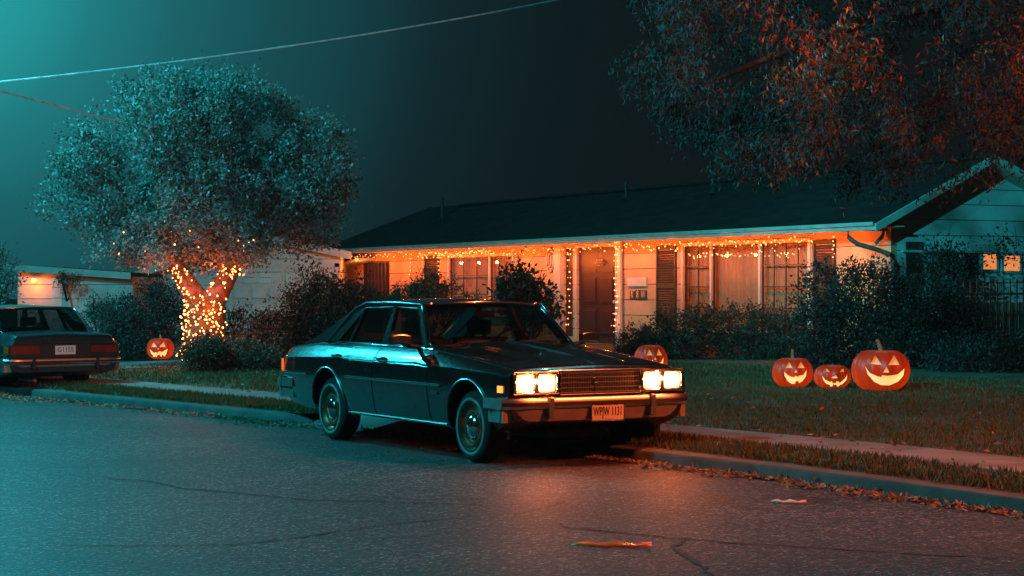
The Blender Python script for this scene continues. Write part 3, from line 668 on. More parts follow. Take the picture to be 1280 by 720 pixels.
        fp_ = MB(); fp_.tube([C(-.010, py-.16, .36), C(-.010, py+.16, .36), C(-.010, py+.16, .52), C(-.010, py-.16, .52)], .005, 5, closed=True); fp_.build('plate_frame', M['dullchrome'], po)
    # ---- rear panel
    rp = MB(); rp.box(C(4.705, -.82*W/.915, .58), C(4.735, .82*W/.915, .775)); rp.build('rear_panel', M['black'], root, bevel=.006)
    for sg in (-1, 1):
        tl = MB(); tl.slab(lambda u, v: C(4.735-.10*max(0, (u-.86)/.14)**1.6, sg*lerp(.40, W*.955, u), lerp(.64, .755, v)), 20, 2, (-.018, 0, 0)); to = tl.build('tail_light', M['tail'], root, smooth=50)
        t = MB(); t.box(C(4.735, sg*.41, .65), C(4.743, sg*.60, .745)); t.build('reversing_lens', M['tail_clear'], to, bevel=.002)
        t = MB(); t.box(C(4.735, sg*.61, .65), C(4.742, sg*.74, .745)); t.build('amber_lens', M['tail_amber'], to, bevel=.002)
        t = MB(); t.tube([C(4.74, sg*.40, .762), C(4.74, sg*(W*.95-.02), .762), C(4.70, sg*(W*.96), .762)], .006, 5); t.tube([C(4.74, sg*.40, .634), C(4.74, sg*(W*.95-.02), .634), C(4.70, sg*(W*.96), .634)], .006, 5); t.build('lamp_trim', M['chrome'], to)
        # corner marker lamps
        t = MB(); t.slab(lambda u, v: C(lerp(4.60, 4.70, u), sg*(hw(lerp(4.60, 4.70, u), .69)+.004), lerp(.63, .75, v)), 4, 2, (0, sg*.006, 0)); t.build('rear_side_marker', M['tail_amber'] if not lit else P['rmark'], root)
        t = MB(); t.slab(lambda u, v: C(lerp(.10, .17, u), sg*(hw(lerp(.10, .17, u), .62)+.004), lerp(.61, .665, v)), 4, 2, (0, sg*.007, 0)); t.build('side_marker', M['marker'] if lit else M['tail_amber'], root)
    if P.get('plate_r'):
        t = MB(); t.box(C(4.737, -.16, .62), C(4.745, .16, .755)); po = t.build('number_plate', M['plate'], root, bevel=.004)
        text_mesh(P['plate_r'], .10, M['ink'], po, 'plate_number', Matrix.Translation(C(4.747, 0, .69)) @ Mr, .0015, fit=.25)
    tr = MB(); tr.tube([C(4.725, y, .80-.01*abs(y)) for y in (-.8, -.4, 0, .4, .8)], .007, 5); tr.build('boot_trim', M['chrome'], root)
    ex = MB(); ex.tube([C(4.3, .5, .24), C(4.8, .5, .24)], .025, 10); ex.build('exhaust_pipe', M['dullchrome'], root)
    ax = MB(); ax.tube([C(.68, -.7, .28), C(.68, .7, .28)], .05, 8); ax.box(C(.4, -.3, .2), C(1.2, .3, .3)); ax.build('axle', M['black'], root); ax = MB(); ax.tube([C(3.5, -.7, .28), C(3.5, .7, .28)], .05, 8); ax.build('axle', M['black'], root)
    root.scale = (P.get('ls', 1), P.get('ws', 1), zs)
    return root
M['rmark'] = emit('rear_marker_lens', (1., .12, .02), .8)
h1 = R(-60); f1 = Vector((math.cos(h1), math.sin(h1), 0)); l1 = Vector((-f1.y, f1.x, 0))
c1 = Vector((-.045, 15.5, 0))-f1*(L_CAR/2)+l1*.915
car1 = make_car('parked_car', 'dark four-door saloon with headlights on and whitewall tyres, parked in the middle of the street', dict(loc=c1, rz=h1, paint=M['paint'], lit=True, rmark=M['rmark'], plate_f='WPJW 1131', plate_y=.055, mark='C', bronze=True))
a2 = R(39); f2 = Vector((-math.sin(a2), math.cos(a2), 0)); l2 = Vector((-f2.y, f2.x, 0))
c2 = Vector((-6.80, 25.8, 0))+f2*(L_CAR/2*.95)-l2*.87
car2 = make_car('parked_car', 'dark saloon seen from behind with unlit tail lights, parked at the far kerb', dict(loc=c2, rz=math.atan2(f2.y, f2.x), paint=M['paint2'], plate_r='G1155', drv=.36, ws=.95, ls=.95, zs=.905, rb=4.10, rs1=3.68, boxy=True,
    ztab=[(.05, .765), (.09, .79), (.5, .84), (1.62, .937), (3.9, .95), (4.25, .945), (4.66, .925), (4.70, .90), (4.72, .86)]))

# ------------------------------------------------------------------ main house (local x along the front going left, y towards the street)
P0 = Vector((5.8, 30.7, 0)); HO = P0-N2*.6; hz0 = .28
H_RZ = math.atan2(U2.y, U2.x)
house = thing('ranch_house', 'long single-storey ranch house with cream siding, low dark roof and orange light strings', 'house', (HO.x, HO.y, 0), H_RZ)
def HT(px, off=0.):   # photo column -> metres along the wall, at off in front of the wall
    k = (px-640)/F; base = HO+N2*off
    Y = (base.x*N2.x+base.y*N2.y)/(k*N2.x+N2.y); p = Vector((k*Y, Y, 0)); return (p-base).dot(U2), Y
def HP(px, py, off=0.):
    t, Y = HT(px, off); return t, EYE-(py-HZ)/F*Y
T = lambda px: HT(px)[0]
WX1 = T(428); WX0 = .35; WZ = 2.46
print('house length', WX1, 'door', T(722), T(772), HP(747, 309), HP(856, 308))
ops = []   # openings: x0,x1,z0,z1
def opn(pa, pb, z0, z1): x0, x1 = sorted((T(pa), T(pb))); ops.append((x0, x1, z0, z1)); return x0, x1
D0, D1 = opn(722, 772, .33, 2.33); SL0, SL1 = opn(706, 716, .45, 2.33)
WR0, WR1 = opn(855, 1011, .72, 2.28); WL0, WL1 = opn(562, 641, .9, 2.22); BD0, BD1 = opn(453, 487, .3, 2.2)
xs = sorted({WX0, WX1, *[o[0] for o in ops], *[o[1] for o in ops]}); zs_ = sorted({hz0-.3, WZ, *[o[2] for o in ops], *[o[3] for o in ops]})
b = MB()
for xa, xb in zip(xs, xs[1:]):
    col = [o for o in ops if o[0] <= (xa+xb)/2 <= o[1]]
    z = hz0-.3
    for o in sorted(col, key=lambda o: o[2]):
        if o[2] > z: b.box((xa, -.12, z), (xb, 0, o[2]))
        z = o[3]
    b.box((xa, -.12, z), (xb, 0, WZ))
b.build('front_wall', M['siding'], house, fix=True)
RY = -1.8; RZ_ = 3.66; EZ = 2.52; REY = -5.6      # ridge line, eave
rzf = lambda y: EZ+(RZ_-EZ)*(.6-y)/(.6-RY) if y > RY else RZ_-(y-RY)*-.42*1 - 0
def roofz(y): return EZ+(RZ_-EZ)*(.6-y)/(.6-RY) if y >= RY else RZ_-(RY-y)*.40
# end wall (gable) facing the camera, local x = WX0
b = MB()
gab = [(WX0, -.12, hz0-.3), (WX0, REY+.5, hz0-.3), (WX0, REY+.5, roofz(REY+.5)-.08), (WX0, RY, RZ_-.10), (WX0, -.12, roofz(-.12)-.12)]
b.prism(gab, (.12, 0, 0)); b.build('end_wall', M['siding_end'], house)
b = MB(); b.box((WX1-.12, REY+.5, hz0-.3), (WX1, -.13, 2.6)); b.build('far_wall', M['siding_end'], house)
b = MB(); b.box((WX0+.13, REY+.5, hz0-.3), (WX1-.13, REY+.62, 2.4)); b.build('back_wall', M['siding_end'], house)
# room behind so windows are closed off
b = MB(); b.box((WX0+.2, -1.3, .2), (WX1-.2, -1.25, 2.5)); b.build('inner_wall', M['soffit'], house)
RXL = WX1+.45
b = MB()
th = .07
b.prism([(-.05, .6, EZ), (RXL, .6, EZ), (RXL-2.2, RY, RZ_), (-.05, RY, RZ_)], (0, 0, -th)); ro = None
b.prism([(-.05, RY-.001, RZ_), (RXL-2.2, RY-.001, RZ_), (RXL, REY, roofz(REY)), (-.05, REY, roofz(REY))], (0, 0, -th))
b.add([(RXL, .6, EZ), (RXL, REY, roofz(REY)), (RXL-2.2, RY, RZ_), (RXL, .6, EZ-th), (RXL, REY, roofz(REY)-th), (RXL-2.2, RY, RZ_-th)], [(0, 1, 2), (5, 4, 3), (0, 3, 4, 1)])
ro = b.build('roof', M['shingle'], house, fix=True)
# ridge caps + vents
b = MB()
for i in range(60): b.prism([(i*.34+.0, RY-.14, RZ_-.035), (i*.34, RY, RZ_+.022), (i*.34, RY+.14, RZ_-.035)], (.33, 0, .006)) if i*.34 < RXL-2.5 else None
b.build('ridge_cap', M['shingle'], ro)
for px, y, hh in ((553, -.9, .55), (783, -1.3, .35), (892, -1.2, .42)):
    x = HT(px, y)[0]; z = roofz(y); b = MB(); b.tube([(x, y, z-.05), (x+.02, y, z+hh)], .035, 10); b.lathe([(.10, z-.01), (.04, z+.08)], 'z', (x, y, 0), 12); b.build('vent_pipe', M['shutter_dark'], ro, smooth=50)
# shingle butt edge, fascia, gutter, soffit
b = MB(); b.box((-.05, .602, EZ-.115), (RXL, .628, EZ-.012)); b.build('fascia', M['trimw'], house)
b = MB(); b.box((-.05, .63, EZ-.045), (RXL, .68, EZ-.03)); b.box((-.05, .668, EZ-.03), (RXL, .682, EZ+.012)); b.build('gutter', M['trimw'], house)
b = MB(); b.box((.0, .002, WZ-.0), (RXL-.02, .6, WZ+.02)); b.build('soffit', M['soffit'], house)
b = MB()
for i in range(24):
    x = .5+i*.98
    if x < RXL-.2: MB().box((x, .004, WZ-.05), (x+.045, .59, WZ-.004)).build('rafter_tail', M['soffit'], house)
# rake boards of the near gable
b = MB(); q = .13
b.prism([(-.09, .64, EZ-.02), (-.09, .64, EZ-.02-q), (-.09, RY, RZ_+.02-q), (-.09, RY, RZ_+.02)], (.035, 0, 0))
b.prism([(-.09, RY-.002, RZ_+.02), (-.09, RY-.002, RZ_+.02-q), (-.09, REY, roofz(REY)+.02-q), (-.09, REY, roofz(REY)+.02)], (.035, 0, 0))
b.build('rake_board', M['trimw'], house)
b = MB(); b.prism([(-.05, .55, EZ-.10), (-.05, RY, RZ_-.10), (-.05, RY, RZ_-.12), (-.05, .55, EZ-.12)], (.40, 0, 0)); b.prism([(-.05, RY-.002, RZ_-.10), (-.05, REY, roofz(REY)-.10), (-.05, REY, roofz(REY)-.12), (-.05, RY-.002, RZ_-.12)], (.40, 0, 0)); b.build('rake_soffit', M['soffit'], house)
# front door
b = MB(); b.box((D0+.01, -.07, .33), (D1-.01, -.03, 2.32)); door = b.build('front_door', M['doorwood'], house)
b = MB(); dw = D1-D0
for (za, zb) in ((.50, 1.05), (1.15, 1.72), (1.80, 1.90)):
    for (fa, fb) in ((.13, .45), (.55, .87)):
        x0, x1 = D0+dw*fa, D0+dw*fb
        b.box((x0, -.03, za), (x1, -.022, zb)); b.box((x0+.035, -.022, za+.035), (x1-.035, -.012, zb-.035)) if zb-za > .2 else None
b.build('panel', M['doorwood'], door, bevel=.004)
b = MB(); b.lathe([(0, .045), (.03, .04), (.035, .02), (.02, 0), (.02, -.02), (.045, -.022), (.045, -.03)], 'y', (D0+.10, 0, 1.2), 16); b.build('door_knob', M['digit'], door, smooth=50)
# hanging letters on the door
text_mesh('•SPOOKY•'.replace('SPOOKY', 'E5B'), .2, M['pipe'], door, 'door_ornament', Matrix.Translation((lerp(D0, D1, .45), -.01, 2.0)) @ Matrix(((-1, 0, 0, 0), (0, 0, 1, 0), (0, 1, 0, 0), (0, 0, 0, 1))), .006, .9)
def casing(x0, x1, z0, z1, w, nm='window_frame', m=M['trimw'], y=.03, par=house, bottom=True):
    b = MB(); b.box((x0-w, 0.001, z1), (x1+w, y, z1+w)); b.box((x0-w, 0.001, z0), (x0, y, z1)); b.box((x1, .001, z0), (x1+w, y, z1))
    if bottom: b.box((x0-w-.03, .001, z0-w), (x1+w+.03, y+.05, z0))
    return b.build(nm, m, par)
casing(D0, D1, .33, 2.33, .075, 'door_frame', bottom=False)
b = MB(); b.box((SL0, -.05, .45), (SL1, -.03, 2.33)); b.build('sidelight', M['doorwood'], house)
b = MB(); x0, x1 = T(705), T(697); b.box((x0, .001, .3), (x1, .10, WZ-.003)); b.build('pilaster', M['trimw'], house, bevel=.008)
b = MB(); x0, x1 = T(780), T(773.5); b.box((x0, .032, .3), (x1, .09, WZ-.003)); b.build('pilaster', M['trimw'], house, bevel=.008)
b = MB(); b.box((T(786), .02, .12), (T(690), 1.1, .3)); b.build('doorstep', M['concrete'], house, bevel=.01)
def curtains(x0, x1, z0, z1, par, y=-.16, waves=14):
    b = MB(); rr = random.Random(int(x0*100)); ph = [rr.uniform(0, 6) for _ in range(4)]
    n = int((x1-x0)/.012)
    f = lambda u, v: (lerp(x0, x1, u), y+.022*math.sin((x1-x0)*u*48+ph[0]+.6*math.sin(u*9+ph[1]))+.012*math.sin((x1-x0)*u*21+ph[2])+.006*v, lerp(z0, z1, v))
    b.grid(f, n, 3); return b.build('curtain', M['curtain'], par, smooth=80, fix=False)
def window(x0, x1, z0, z1, mull, nmunt, zb=3):
    fr = casing(x0, x1, z0, z1, .07)
    cols_ = [x0]+mull+[x1]
    for x in mull: MB().box((x-.03, -.06, z0), (x+.03, .02, z1)).build('mullion', M['trimw'], fr)
    for i, (a, c) in enumerate(zip(cols_, cols_[1:])):
        a2_, c2_ = a+(.03 if i else 0), c-(.03 if i < len(cols_)-2 else 0)
        s = MB(); y0, y1 = -.05, -.02
        s.box((a2_, y0, z0), (a2_+.025, y1, z1)); s.box((c2_-.025, y0, z0), (c2_, y1, z1)); s.box((a2_+.025, y0, z0), (c2_-.025, y1, z0+.03)); s.box((a2_+.025, y0, z1-.03), (c2_-.025, y1, z1))
        nv = nmunt[i]
        for k in range(1, nv): x = lerp(a2_, c2_, k/nv); s.box((x-.011, y0+.005, z0+.03), (x+.011, y1-.004, z1-.03))
        if nv:
            for k in range(1, zb+1): z = lerp(z0, z1, k/(zb+1)); s.box((a2_+.025, y0+.007, z-.011), (c2_-.025, y1-.002, z+.011))
        so = s.build('sash', M['frame_dark'], fr)
        gl = MB(); gl.box((a2_+.02, -.041, z0+.02), (c2_-.02, -.037, z1-.02)); gl.build('glass_pane', M['winglass'], fr)
    curtains(x0-.05, x1+.05, z0-.05, z1+.03, fr); return fr
window(WR0, WR1, .72, 2.28, [T(950), T(889)], [4, 0, 2])
window(WL0, WL1, .9, 2.22, [T(612)], [3, 3], 2)
def shutter(x0, x1, z0, z1, m, par=house, y0=.001):
    b = MB(); w = .045
    b.box((x0, y0, z0), (x0+w, y0+.04, z1)); b.box((x1-w, y0, z0), (x1, y0+.04, z1))
    for z in (z0, (z0+z1)/2-.03, z1-.07): b.box((x0+w, y0, z), (x1-w, y0+.036, z+.07))
    n = int((z1-z0)/.045)
    for i in range(n):
        z = z0+.02+i*.045
        if z < z1-.08: b.prism([(x0+w, y0+.003, z+.03), (x0+w, y0+.03, z), (x0+w, y0+.034, z+.006), (x0+w, y0+.007, z+.036)], (x1-x0-2*w, 0, 0))
    return b.build('shutter', m, par)
shutter(T(846), T(822), .72, 2.3, M['shutter']); shutter(T(1045), T(1018), .72, 2.3, M['shutter']); shutter(T(549), T(532), .9, 2.28, M['shutter'])
# barred side entrance at the far end
b = MB(); b.box((BD0, -.10, .3), (BD1, -.07, 2.2)); bd = b.build('barred_door', M['doorwood'], house)
b = MB()
for i in range(8): x = lerp(BD0+.05, BD1-.05, i/7); b.box((x-.02, -.06, .35), (x+.02, -.02, 2.18))
b.box((BD0, -.07, .3), (BD1, -.015, .36)); b.box((BD0, -.07, 2.14), (BD1, -.015, 2.2)); b.build('bars', M['shutter'], bd)
b = MB(); xa = T(470); xb = T(433); b.prism([(xa, .0, 2.28), (xb, .0, 2.08), (xb, .0, 2.02), (xa, .0, 2.22)], (0, .5, 0)); b.build('awning', M['trimw'], house)
# downpipe
b = MB(); gx = .55
b.tube([(.75, .58, EZ-.08), (.72, .57, EZ-.22), (.6, .48, EZ-.33), (.45, .2, EZ-.42), (.30, .05, EZ-.5), (.25, .05, EZ-.62), (.25, .05, .35), (.2, .12, .28)], .04, 10)
dp = b.build('downpipe', M['pipe'], house, smooth=60)
b = MB(); b.tube([(.5, .03, EZ-.10), (.5, .06, EZ-.2), (.56, .16, EZ-.32)], .03, 8); b.build('pipe_bracket', M['pipe'], dp)
# number plaque and letter slot
NX = Matrix(((-1, 0, 0, 0), (0, 0, 1, 0), (0, 1, 0, 0), (0, 0, 0, 1)))
for (pa, pb, ya, yb, tx, nm) in ((788.2, 794, 364, 374, 'R', 'number_plaque'), (795, 801, 362.5, 374.5, '8', 'number_plaque'), (801.3, 809, 362.5, 374.5, 'W', 'number_plaque')):
    x1, z1 = HP(pa, ya); x0, z0 = HP(pb, yb); b = MB(); b.box((x0, .002, z0), (x1, .02, z1)); po = b.build(nm, M['plaque'], house, bevel=.003)
    text_mesh(tx, (z1-z0)*1.15, M['digit'], po, 'numeral', Matrix.Translation(((x0+x1)/2, .023, (z0+z1)/2)) @ NX, .003, .75)
x1, z1 = HP(786, 347); x0, z0 = HP(810, 358); b = MB(); b.box((x0, .002, z0), (x1, .05, z1)); b.build('letter_box', M['trimw'], house, bevel=.006)
# oval wall ornament left of the door
x, z = HP(689, 325); b = MB(); pts = [(x+.16*math.cos(a), .03, z+.26*math.sin(a)) for a in [2*PI*k/28 for k in range(28)]]
b.tube(pts, .022, 8, closed=True); b.tube([(x+.07*math.cos(a), .035, z+.15*math.sin(a)) for a in [2*PI*k/20 for k in range(20)]], .018, 8, closed=True); b.build('wall_ornament', M['soffit'], house, smooth=60)
# end wall: shutters, window pairs
def EW(px, py, off=.0):    # on the end wall plane (local x = WX0-off) -> local y, z
    base = HO+U2*(WX0-off); k = (px-640)/F; nU = U2
    Y = (base.x*nU.x+base.y*nU.y)/(k*nU.x+nU.y); p = Vector((k*Y, Y, 0)); return (p-base).dot(N2), EYE-(py-HZ)/F*Y
def ebox(pa, ya, pb, yb, d, m, nm, par=house, bev=0):
    y0, z0 = EW(pa, yb); y1, z1 = EW(pb, ya); b = MB(); b.box((WX0-d, min(y0, y1), min(z0, z1)), (WX0-.001, max(y0, y1), max(z0, z1))); return b.build(nm, m, par, bevel=bev)
def eshut(pa, ya, pb, yb):
    y0, z0 = EW(pb, yb); y1, z1 = EW(pa, ya); b = MB(); x = WX0-.001
    b.box((x-.03, y0, z0), (x, y0+.04, z1)); b.box((x-.03, y1-.04, z0), (x, y1, z1)); b.box((x-.012, y0+.04, z0), (x, y1-.04, z1))
    n = int((z1-z0)/.05)
    for i in range(n): b.box((x-.028, y0+.04, z0+i*.05), (x-.013, y1-.04, z0+i*.05+.028))
    b.build('shutter', M['shutter_dark'], house)
eshut(1132, 302, 1152, 365); eshut(1205, 315, 1221, 365)
for pa, pb, yo in ((1228, 1244, 318), (1254, 1273, 320)):
    w = ebox(pa-3, yo-4, pb+3, yo+22, .03, M['trimw'], 'window_frame'); g_ = ebox(pa, yo, pb, yo+18.5, .034, M['winglow'], 'lit_pane', w)
y0, z0 = EW(1226, 312); 
eb = MB(); eb.box((WX0-.06, EW(1300, 300)[0], 2.06), (WX0-.002, -.2, 2.10)); eb.build('frieze_board', M['trimw'], house)
ebox(1222, 346, 1300, 366, .05, M['siding_end'], 'bay_panel')

# ------------------------------------------------------------------ string lights
bulb_me = {}
def bulb(parent, p, key='bulb', r=.02):
    if key not in bulb_me:
        b = MB(); b.lathe([(0, -1.2), (.55, -1.), (.9, -.4), (1., .1), (.8, .7), (.4, 1.1), (0, 1.2)], 'z', (0, 0, 0), 6)
        o = b.build('bulb', M[key], parent, smooth=80); bulb_me[key] = o.data
    else:
        o = bpy.data.objects.new('bulb', bulb_me[key]); COL.objects.link(o); o.parent = parent
    s = r*random.uniform(.4, .85); o.scale = (s, s, s); o.location = p; return o
def pl(name, loc, col, power, rad=.05, parent=None):
    l = bpy.data.lights.new(name, 'POINT'); l.energy = power; l.color = col; l.shadow_soft_size = rad
    o = bpy.data.objects.new(name, l); COL.objects.link(o); o.location = loc
    if parent: o.parent = parent
    return o
ORG = (1., .18, .025)
SG = 'orange light strings on the ranch house'
def hstring(label, pts, n, drop=.10, cat='string lights', jit=.05, r=.016, key='bulb'):
    """pts: house-local polyline"""
    root = thing('string_lights', label, cat, (HO.x, HO.y, 0), H_RZ, SG); P = [Vector(p) for p in pts]
    seg = [(a, c, (c-a).length) for a, c in zip(P, P[1:])]; tot = sum(s[2] for s in seg); w = []; N_ = max(6, int(tot/.12))
    def along(d):
        for a, c, l in seg:
            if d <= l: return a.lerp(c, d/l)
            d -= l
        return seg[-1][1]
    pos = []
    for i in range(N_+1):
        p = along(tot*i/N_)+Vector((0, random.uniform(-.01, .01), -drop*.5*abs(math.sin(i*.55))+random.uniform(-.02, .02)*(drop > .02))); w.append(p)
    for i in range(n):
        d = tot*(i+random.uniform(.1, .9))/n; p = along(d); j = int(d/tot*N_); q = w[min(j, N_)]
        bulb(root, (q.x+(p.x-w[min(j, N_)].x)+random.gauss(0, jit*.4), q.y+.01, q.z-random.uniform(.01, drop)), key, r)
    b = MB(); b.tube(w, .005, 4); b.build('cable', M['wire'], root); return root
zE = WZ-.06
hstring('dense orange light string under the eave above the paired left window', [(T(545), .48, zE), (T(642), .48, zE)], 95, .13)
hstring('orange light string under the eave at the far left end of the ranch house', [(T(430), .45, zE), (T(455), .45, zE), (T(532), .5, zE)], 42, .10)
hstring('sparse orange light string under the eave over the oval ornament and front door', [(T(645), .42, zE), (T(700), .42, zE), (T(772), .3, zE)], 40, .14)
hstring('orange light string running along the eave above the wide curtained window', [(T(785), .45, zE), (T(850), .45, zE), (T(950), .45, zE), (T(1048), .45, zE)], 98, .14, jit=.08)
hstring('short string hanging down the wall at the right corner near the downpipe', [(T(1048), .1, 2.36), (T(1048), .1, 1.95)], 7, .02)
hstring('warm light string wound down the white post right of the front door', [(T(777), .12, 2.42), (T(776), .12, .5)], 52, .02, jit=.12)
hstring('light string hanging down the dark sidelight left of the front door', [(T(714), .03, 2.35), (T(713), .03, .6)], 34, .02, jit=.12)
hstring('short drop of lights left of the dark shutter beside the paired window', [(T(519), .1, 2.35), (T(518), .1, 1.75)], 12, .02, jit=.1)
hstring('short drop of lights between the dark shutter and the paired window', [(T(554), .1, 2.35), (T(554), .1, 1.75)], 12, .02, jit=.1)
hstring('light string dripping over the top of the wide curtained window glass', [(T(862), .06, 2.24), (T(1005), .06, 2.24)], 40, .16, jit=.1)
NL = 24
for i in range(NL):
    x = lerp(WX0+.9, WX1-.3, i/(NL-1)); pl('string_glow', (x, .57, WZ-.36), ORG, 31, .03, house)
for z in (2., 1.4, .8): pl('string_glow', (T(777), .25, z), ORG, 2, .02, house)

# ------------------------------------------------------------------ pumpkins
def pumpkin(pos, w, h, label, face, turn=0, stalk=1., lean=0, name='jack_o_lantern', lum=1.):
    root = thing(name, label, 'pumpkin', pos, turn, 'carved lit pumpkins'); a = w/2
    def shape(th, ph, sc=1., rib=.09):     # th azimuth, ph 0 bottom..pi top
        rr = math.sin(ph)**.72; rbv = 1-rib*abs(math.cos(th*5.5))**3*math.sin(ph)
        z = -math.cos(ph)*.5; z = z*(1-.16*max(0, 1-rr*1.6)*(1 if z > 0 else .6))
        return Vector((a*rr*rbv*math.cos(th)*sc, a*rr*rbv*math.sin(th)*sc, h*(.5+z*sc)))
    def ball(sc, nm, m, rib=.09):
        b = MB(); nt_, np_ = 88, 30; vs = []; fs = []
        for i in range(nt_):
            for j in range(1, np_): vs.append(shape(2*PI*i/nt_, PI*j/np_, sc, rib))
        w_ = np_-1
        for i in range(nt_):
            k = (i+1) % nt_
            for j in range(w_-1): fs.append((i*w_+j, k*w_+j, k*w_+j+1, i*w_+j+1))
        fs += [tuple(i*w_ for i in range(nt_)), tuple(i*w_+w_-1 for i in range(nt_))[::-1]]
        b.add(vs, fs); return b.build(nm, m, None, smooth=50)
    skin = ball(1., 'skin', [M['pumpkin'], M['carve']]); inner = ball(.90, 'inner', M['carve'], .02); boolean(skin, inner)
    for poly in face:       # (x, z) as fractions of half width / height, facing -y
        c = MB(); c.prism([(px*a, -a*.25, h*pz) for px, pz in poly], (0, -a*1.2, 0)); cu = c.build('cut', M['carve']); boolean(skin, cu)
    bm = bmesh.new(); bm.from_mesh(skin.data); kill = []
    for f in bm.faces:
        c = f.calc_center_median(); c0 = Vector((0, 0, h*.5)); d = c-c0
        if d.dot(f.normal) < 0 and abs(f.normal.normalized().dot(d.normalized())) > .5: kill.append(f)
        elif abs(f.normal.y) < .35 and c.y < -.3*a and (Vector((c.x/a, c.y/a, (c.z-h/2)/(h/2))).length < .97) and d.normalized().dot(f.normal) < .45: f.material_index = 1
    bmesh.ops.delete(bm, geom=kill, context='FACES'); bm.to_mesh(skin.data); bm.free()
    skin.data.polygons.foreach_set('use_smooth', [True]*len(skin.data.polygons)); skin.data.set_sharp_from_angle(angle=R(40)); skin.parent = root
    core = ball(.85, 'glowing_inside', M['pumpkin_in'], .0); core.parent = root
    s = MB(); zt = h*.90; k = stalk*h
    s.tube([(0, 0, zt-.01), (0, 0, zt+.05*k), (lean*.03*k, 0, zt+.14*k), (lean*.10*k, 0, zt+.24*k), (lean*.17*k, 0, zt+.27*k)], [.11*h, .062*h, .05*h, .045*h, .05*h], 7)
    s.build('stalk', M['stalk'], root, smooth=30); return root
def mir(p): return [(-x, z) for x, z in p[::-1]]
eye = [(-.46, .60), (-.10, .58), (-.24, .82)]
fA = [[(-.42, .66), (-.06, .66), (-.22, .86)], [(.16, .66), (.52, .66), (.34, .86)], [(.0, .52), (.17, .52), (.09, .62)],
      [(-.48, .56), (-.30, .44), (-.12, .38), (.0, .37), (.06, .42), (.22, .38), (.22, .42), (.45, .44), (.62, .60), (.58, .40), (.40, .24), (.24, .18), (.22, .26), (.08, .24), (.06, .17), (-.1, .16), (-.32, .26), (-.46, .42)]]
fB = [[(-.44, .84), (-.34, .82), (-.22, .66), (-.32, .72), (-.44, .70)], [(.54, .84), (.40, .80), (.26, .66), (.40, .72), (.52, .70)], [(-.18, .46), (.18, .46), (.08, .58), (-.08, .53)],
      [(-.62, .56), (-.48, .40), (-.26, .32), (-.10, .34), (-.10, .27), (.06, .27), (.1, .34), (.24, .33), (.30, .27), (.44, .35), (.60, .46), (.72, .60), (.66, .38), (.44, .22), (.32, .20), (.28, .14), (.16, .13), (.12, .20), (-.02, .18), (-.06, .13), (-.2, .13), (-.24, .2), (-.42, .24), (-.58, .40)]]
fC = [[(-.46, .66), (-.08, .64), (-.28, .86)], [(.12, .64), (.52, .64), (.36, .86)], [(-.05, .47), (.16, .47), (.07, .61)],
      [(-.62, .62), (-.48, .46), (-.2, .38), (-.1, .37), (-.08, .41), (.10, .40), (.45, .42), (.70, .56), (.66, .40), (.48, .26), (.2, .18), (-.08, .18), (-.34, .26), (-.54, .42)]]
fD = [[(-.52, .58), (-.08, .58), (-.36, .84)], mir([(-.52, .58), (-.08, .58), (-.36, .84)]), [(-.07, .48), (.09, .48), (.01, .57)],
      [(-.66, .48), (-.42, .38), (-.30, .32), (-.20, .36), (-.06, .32), (.02, .38), (.16, .40), (.28, .36), (.42, .42), (.68, .50), (.56, .28), (.42, .14), (.30, .24), (.18, .12), (.08, .24), (-.06, .22), (-.16, .12), (-.24, .20), (-.36, .10), (-.42, .22), (-.56, .30)]]
def gpos(px, py, z): p = ground(px, py, z); return (p.x, p.y, z-.005)
def lawn_z(px, py):
    z = .15
    for _ in range(6):
        p = ground(px, py, z); t = p.dot(U2); z = zprof(kerb_d(t)-p.dot(N2))
    return z
def pk(px, py, wpx, hpx, label, face, turn=0, **k):
    z = lawn_z(px, py); p = ground(px, py, z); s = p.y/F
    print('pumpkin', px, z, p.y, wpx*s); return pumpkin((p.x, p.y+wpx*s*.3, z-.01), wpx*s*1.01, hpx*s*1.02, label, face, turn, **k)
pk(993, 485, 51, 39, 'medium carved pumpkin with straight stalk and gap-toothed grin, left in the lawn trio', fA, R(-4), stalk=1.25, lean=0)
pk(1042.5, 486, 46, 31, 'smallest squat carved pumpkin with slanted eyes, middle of the lawn trio', fB, R(-2), stalk=.35, lean=.6)
pk(1105, 490, 73, 54, 'largest carved pumpkin with hooked stalk and broad smile, right in the lawn trio', fC, R(-3), stalk=1.05, lean=-.6)
pk(814, 470, 42, 40, 'carved pumpkin half hidden behind the hood of the near car by the hedge', fA, R(8), stalk=.3)
sc_ = 31.5/F; pumpkin((at(200.5, 0, 31.5).x, 31.5, .30), 34*sc_, 28*sc_, 'carved pumpkin with jagged teeth glowing by the bushes near the lit tree', fD, 0, stalk=.9)
for px, py, z, pw in ((993, 480, .5, 1.), (1042, 480, .5, .6), (1105, 478, .5, 1.6), (200, 440, .55, 1.2), (814, 460, .5, 1.2)):
    p = at(px, py, 1); Y = ground(px, py+8, .2).y
    pl('candle_glow', (at(px, 0, Y-.35).x, Y-.35, zprof(kerb_d(Vector((at(px, 0, Y).x, Y, 0)).dot(U2))-Vector((at(px, 0, Y).x, Y, 0)).dot(N2))+.08), (1., .28, .06), pw*.9, .02)

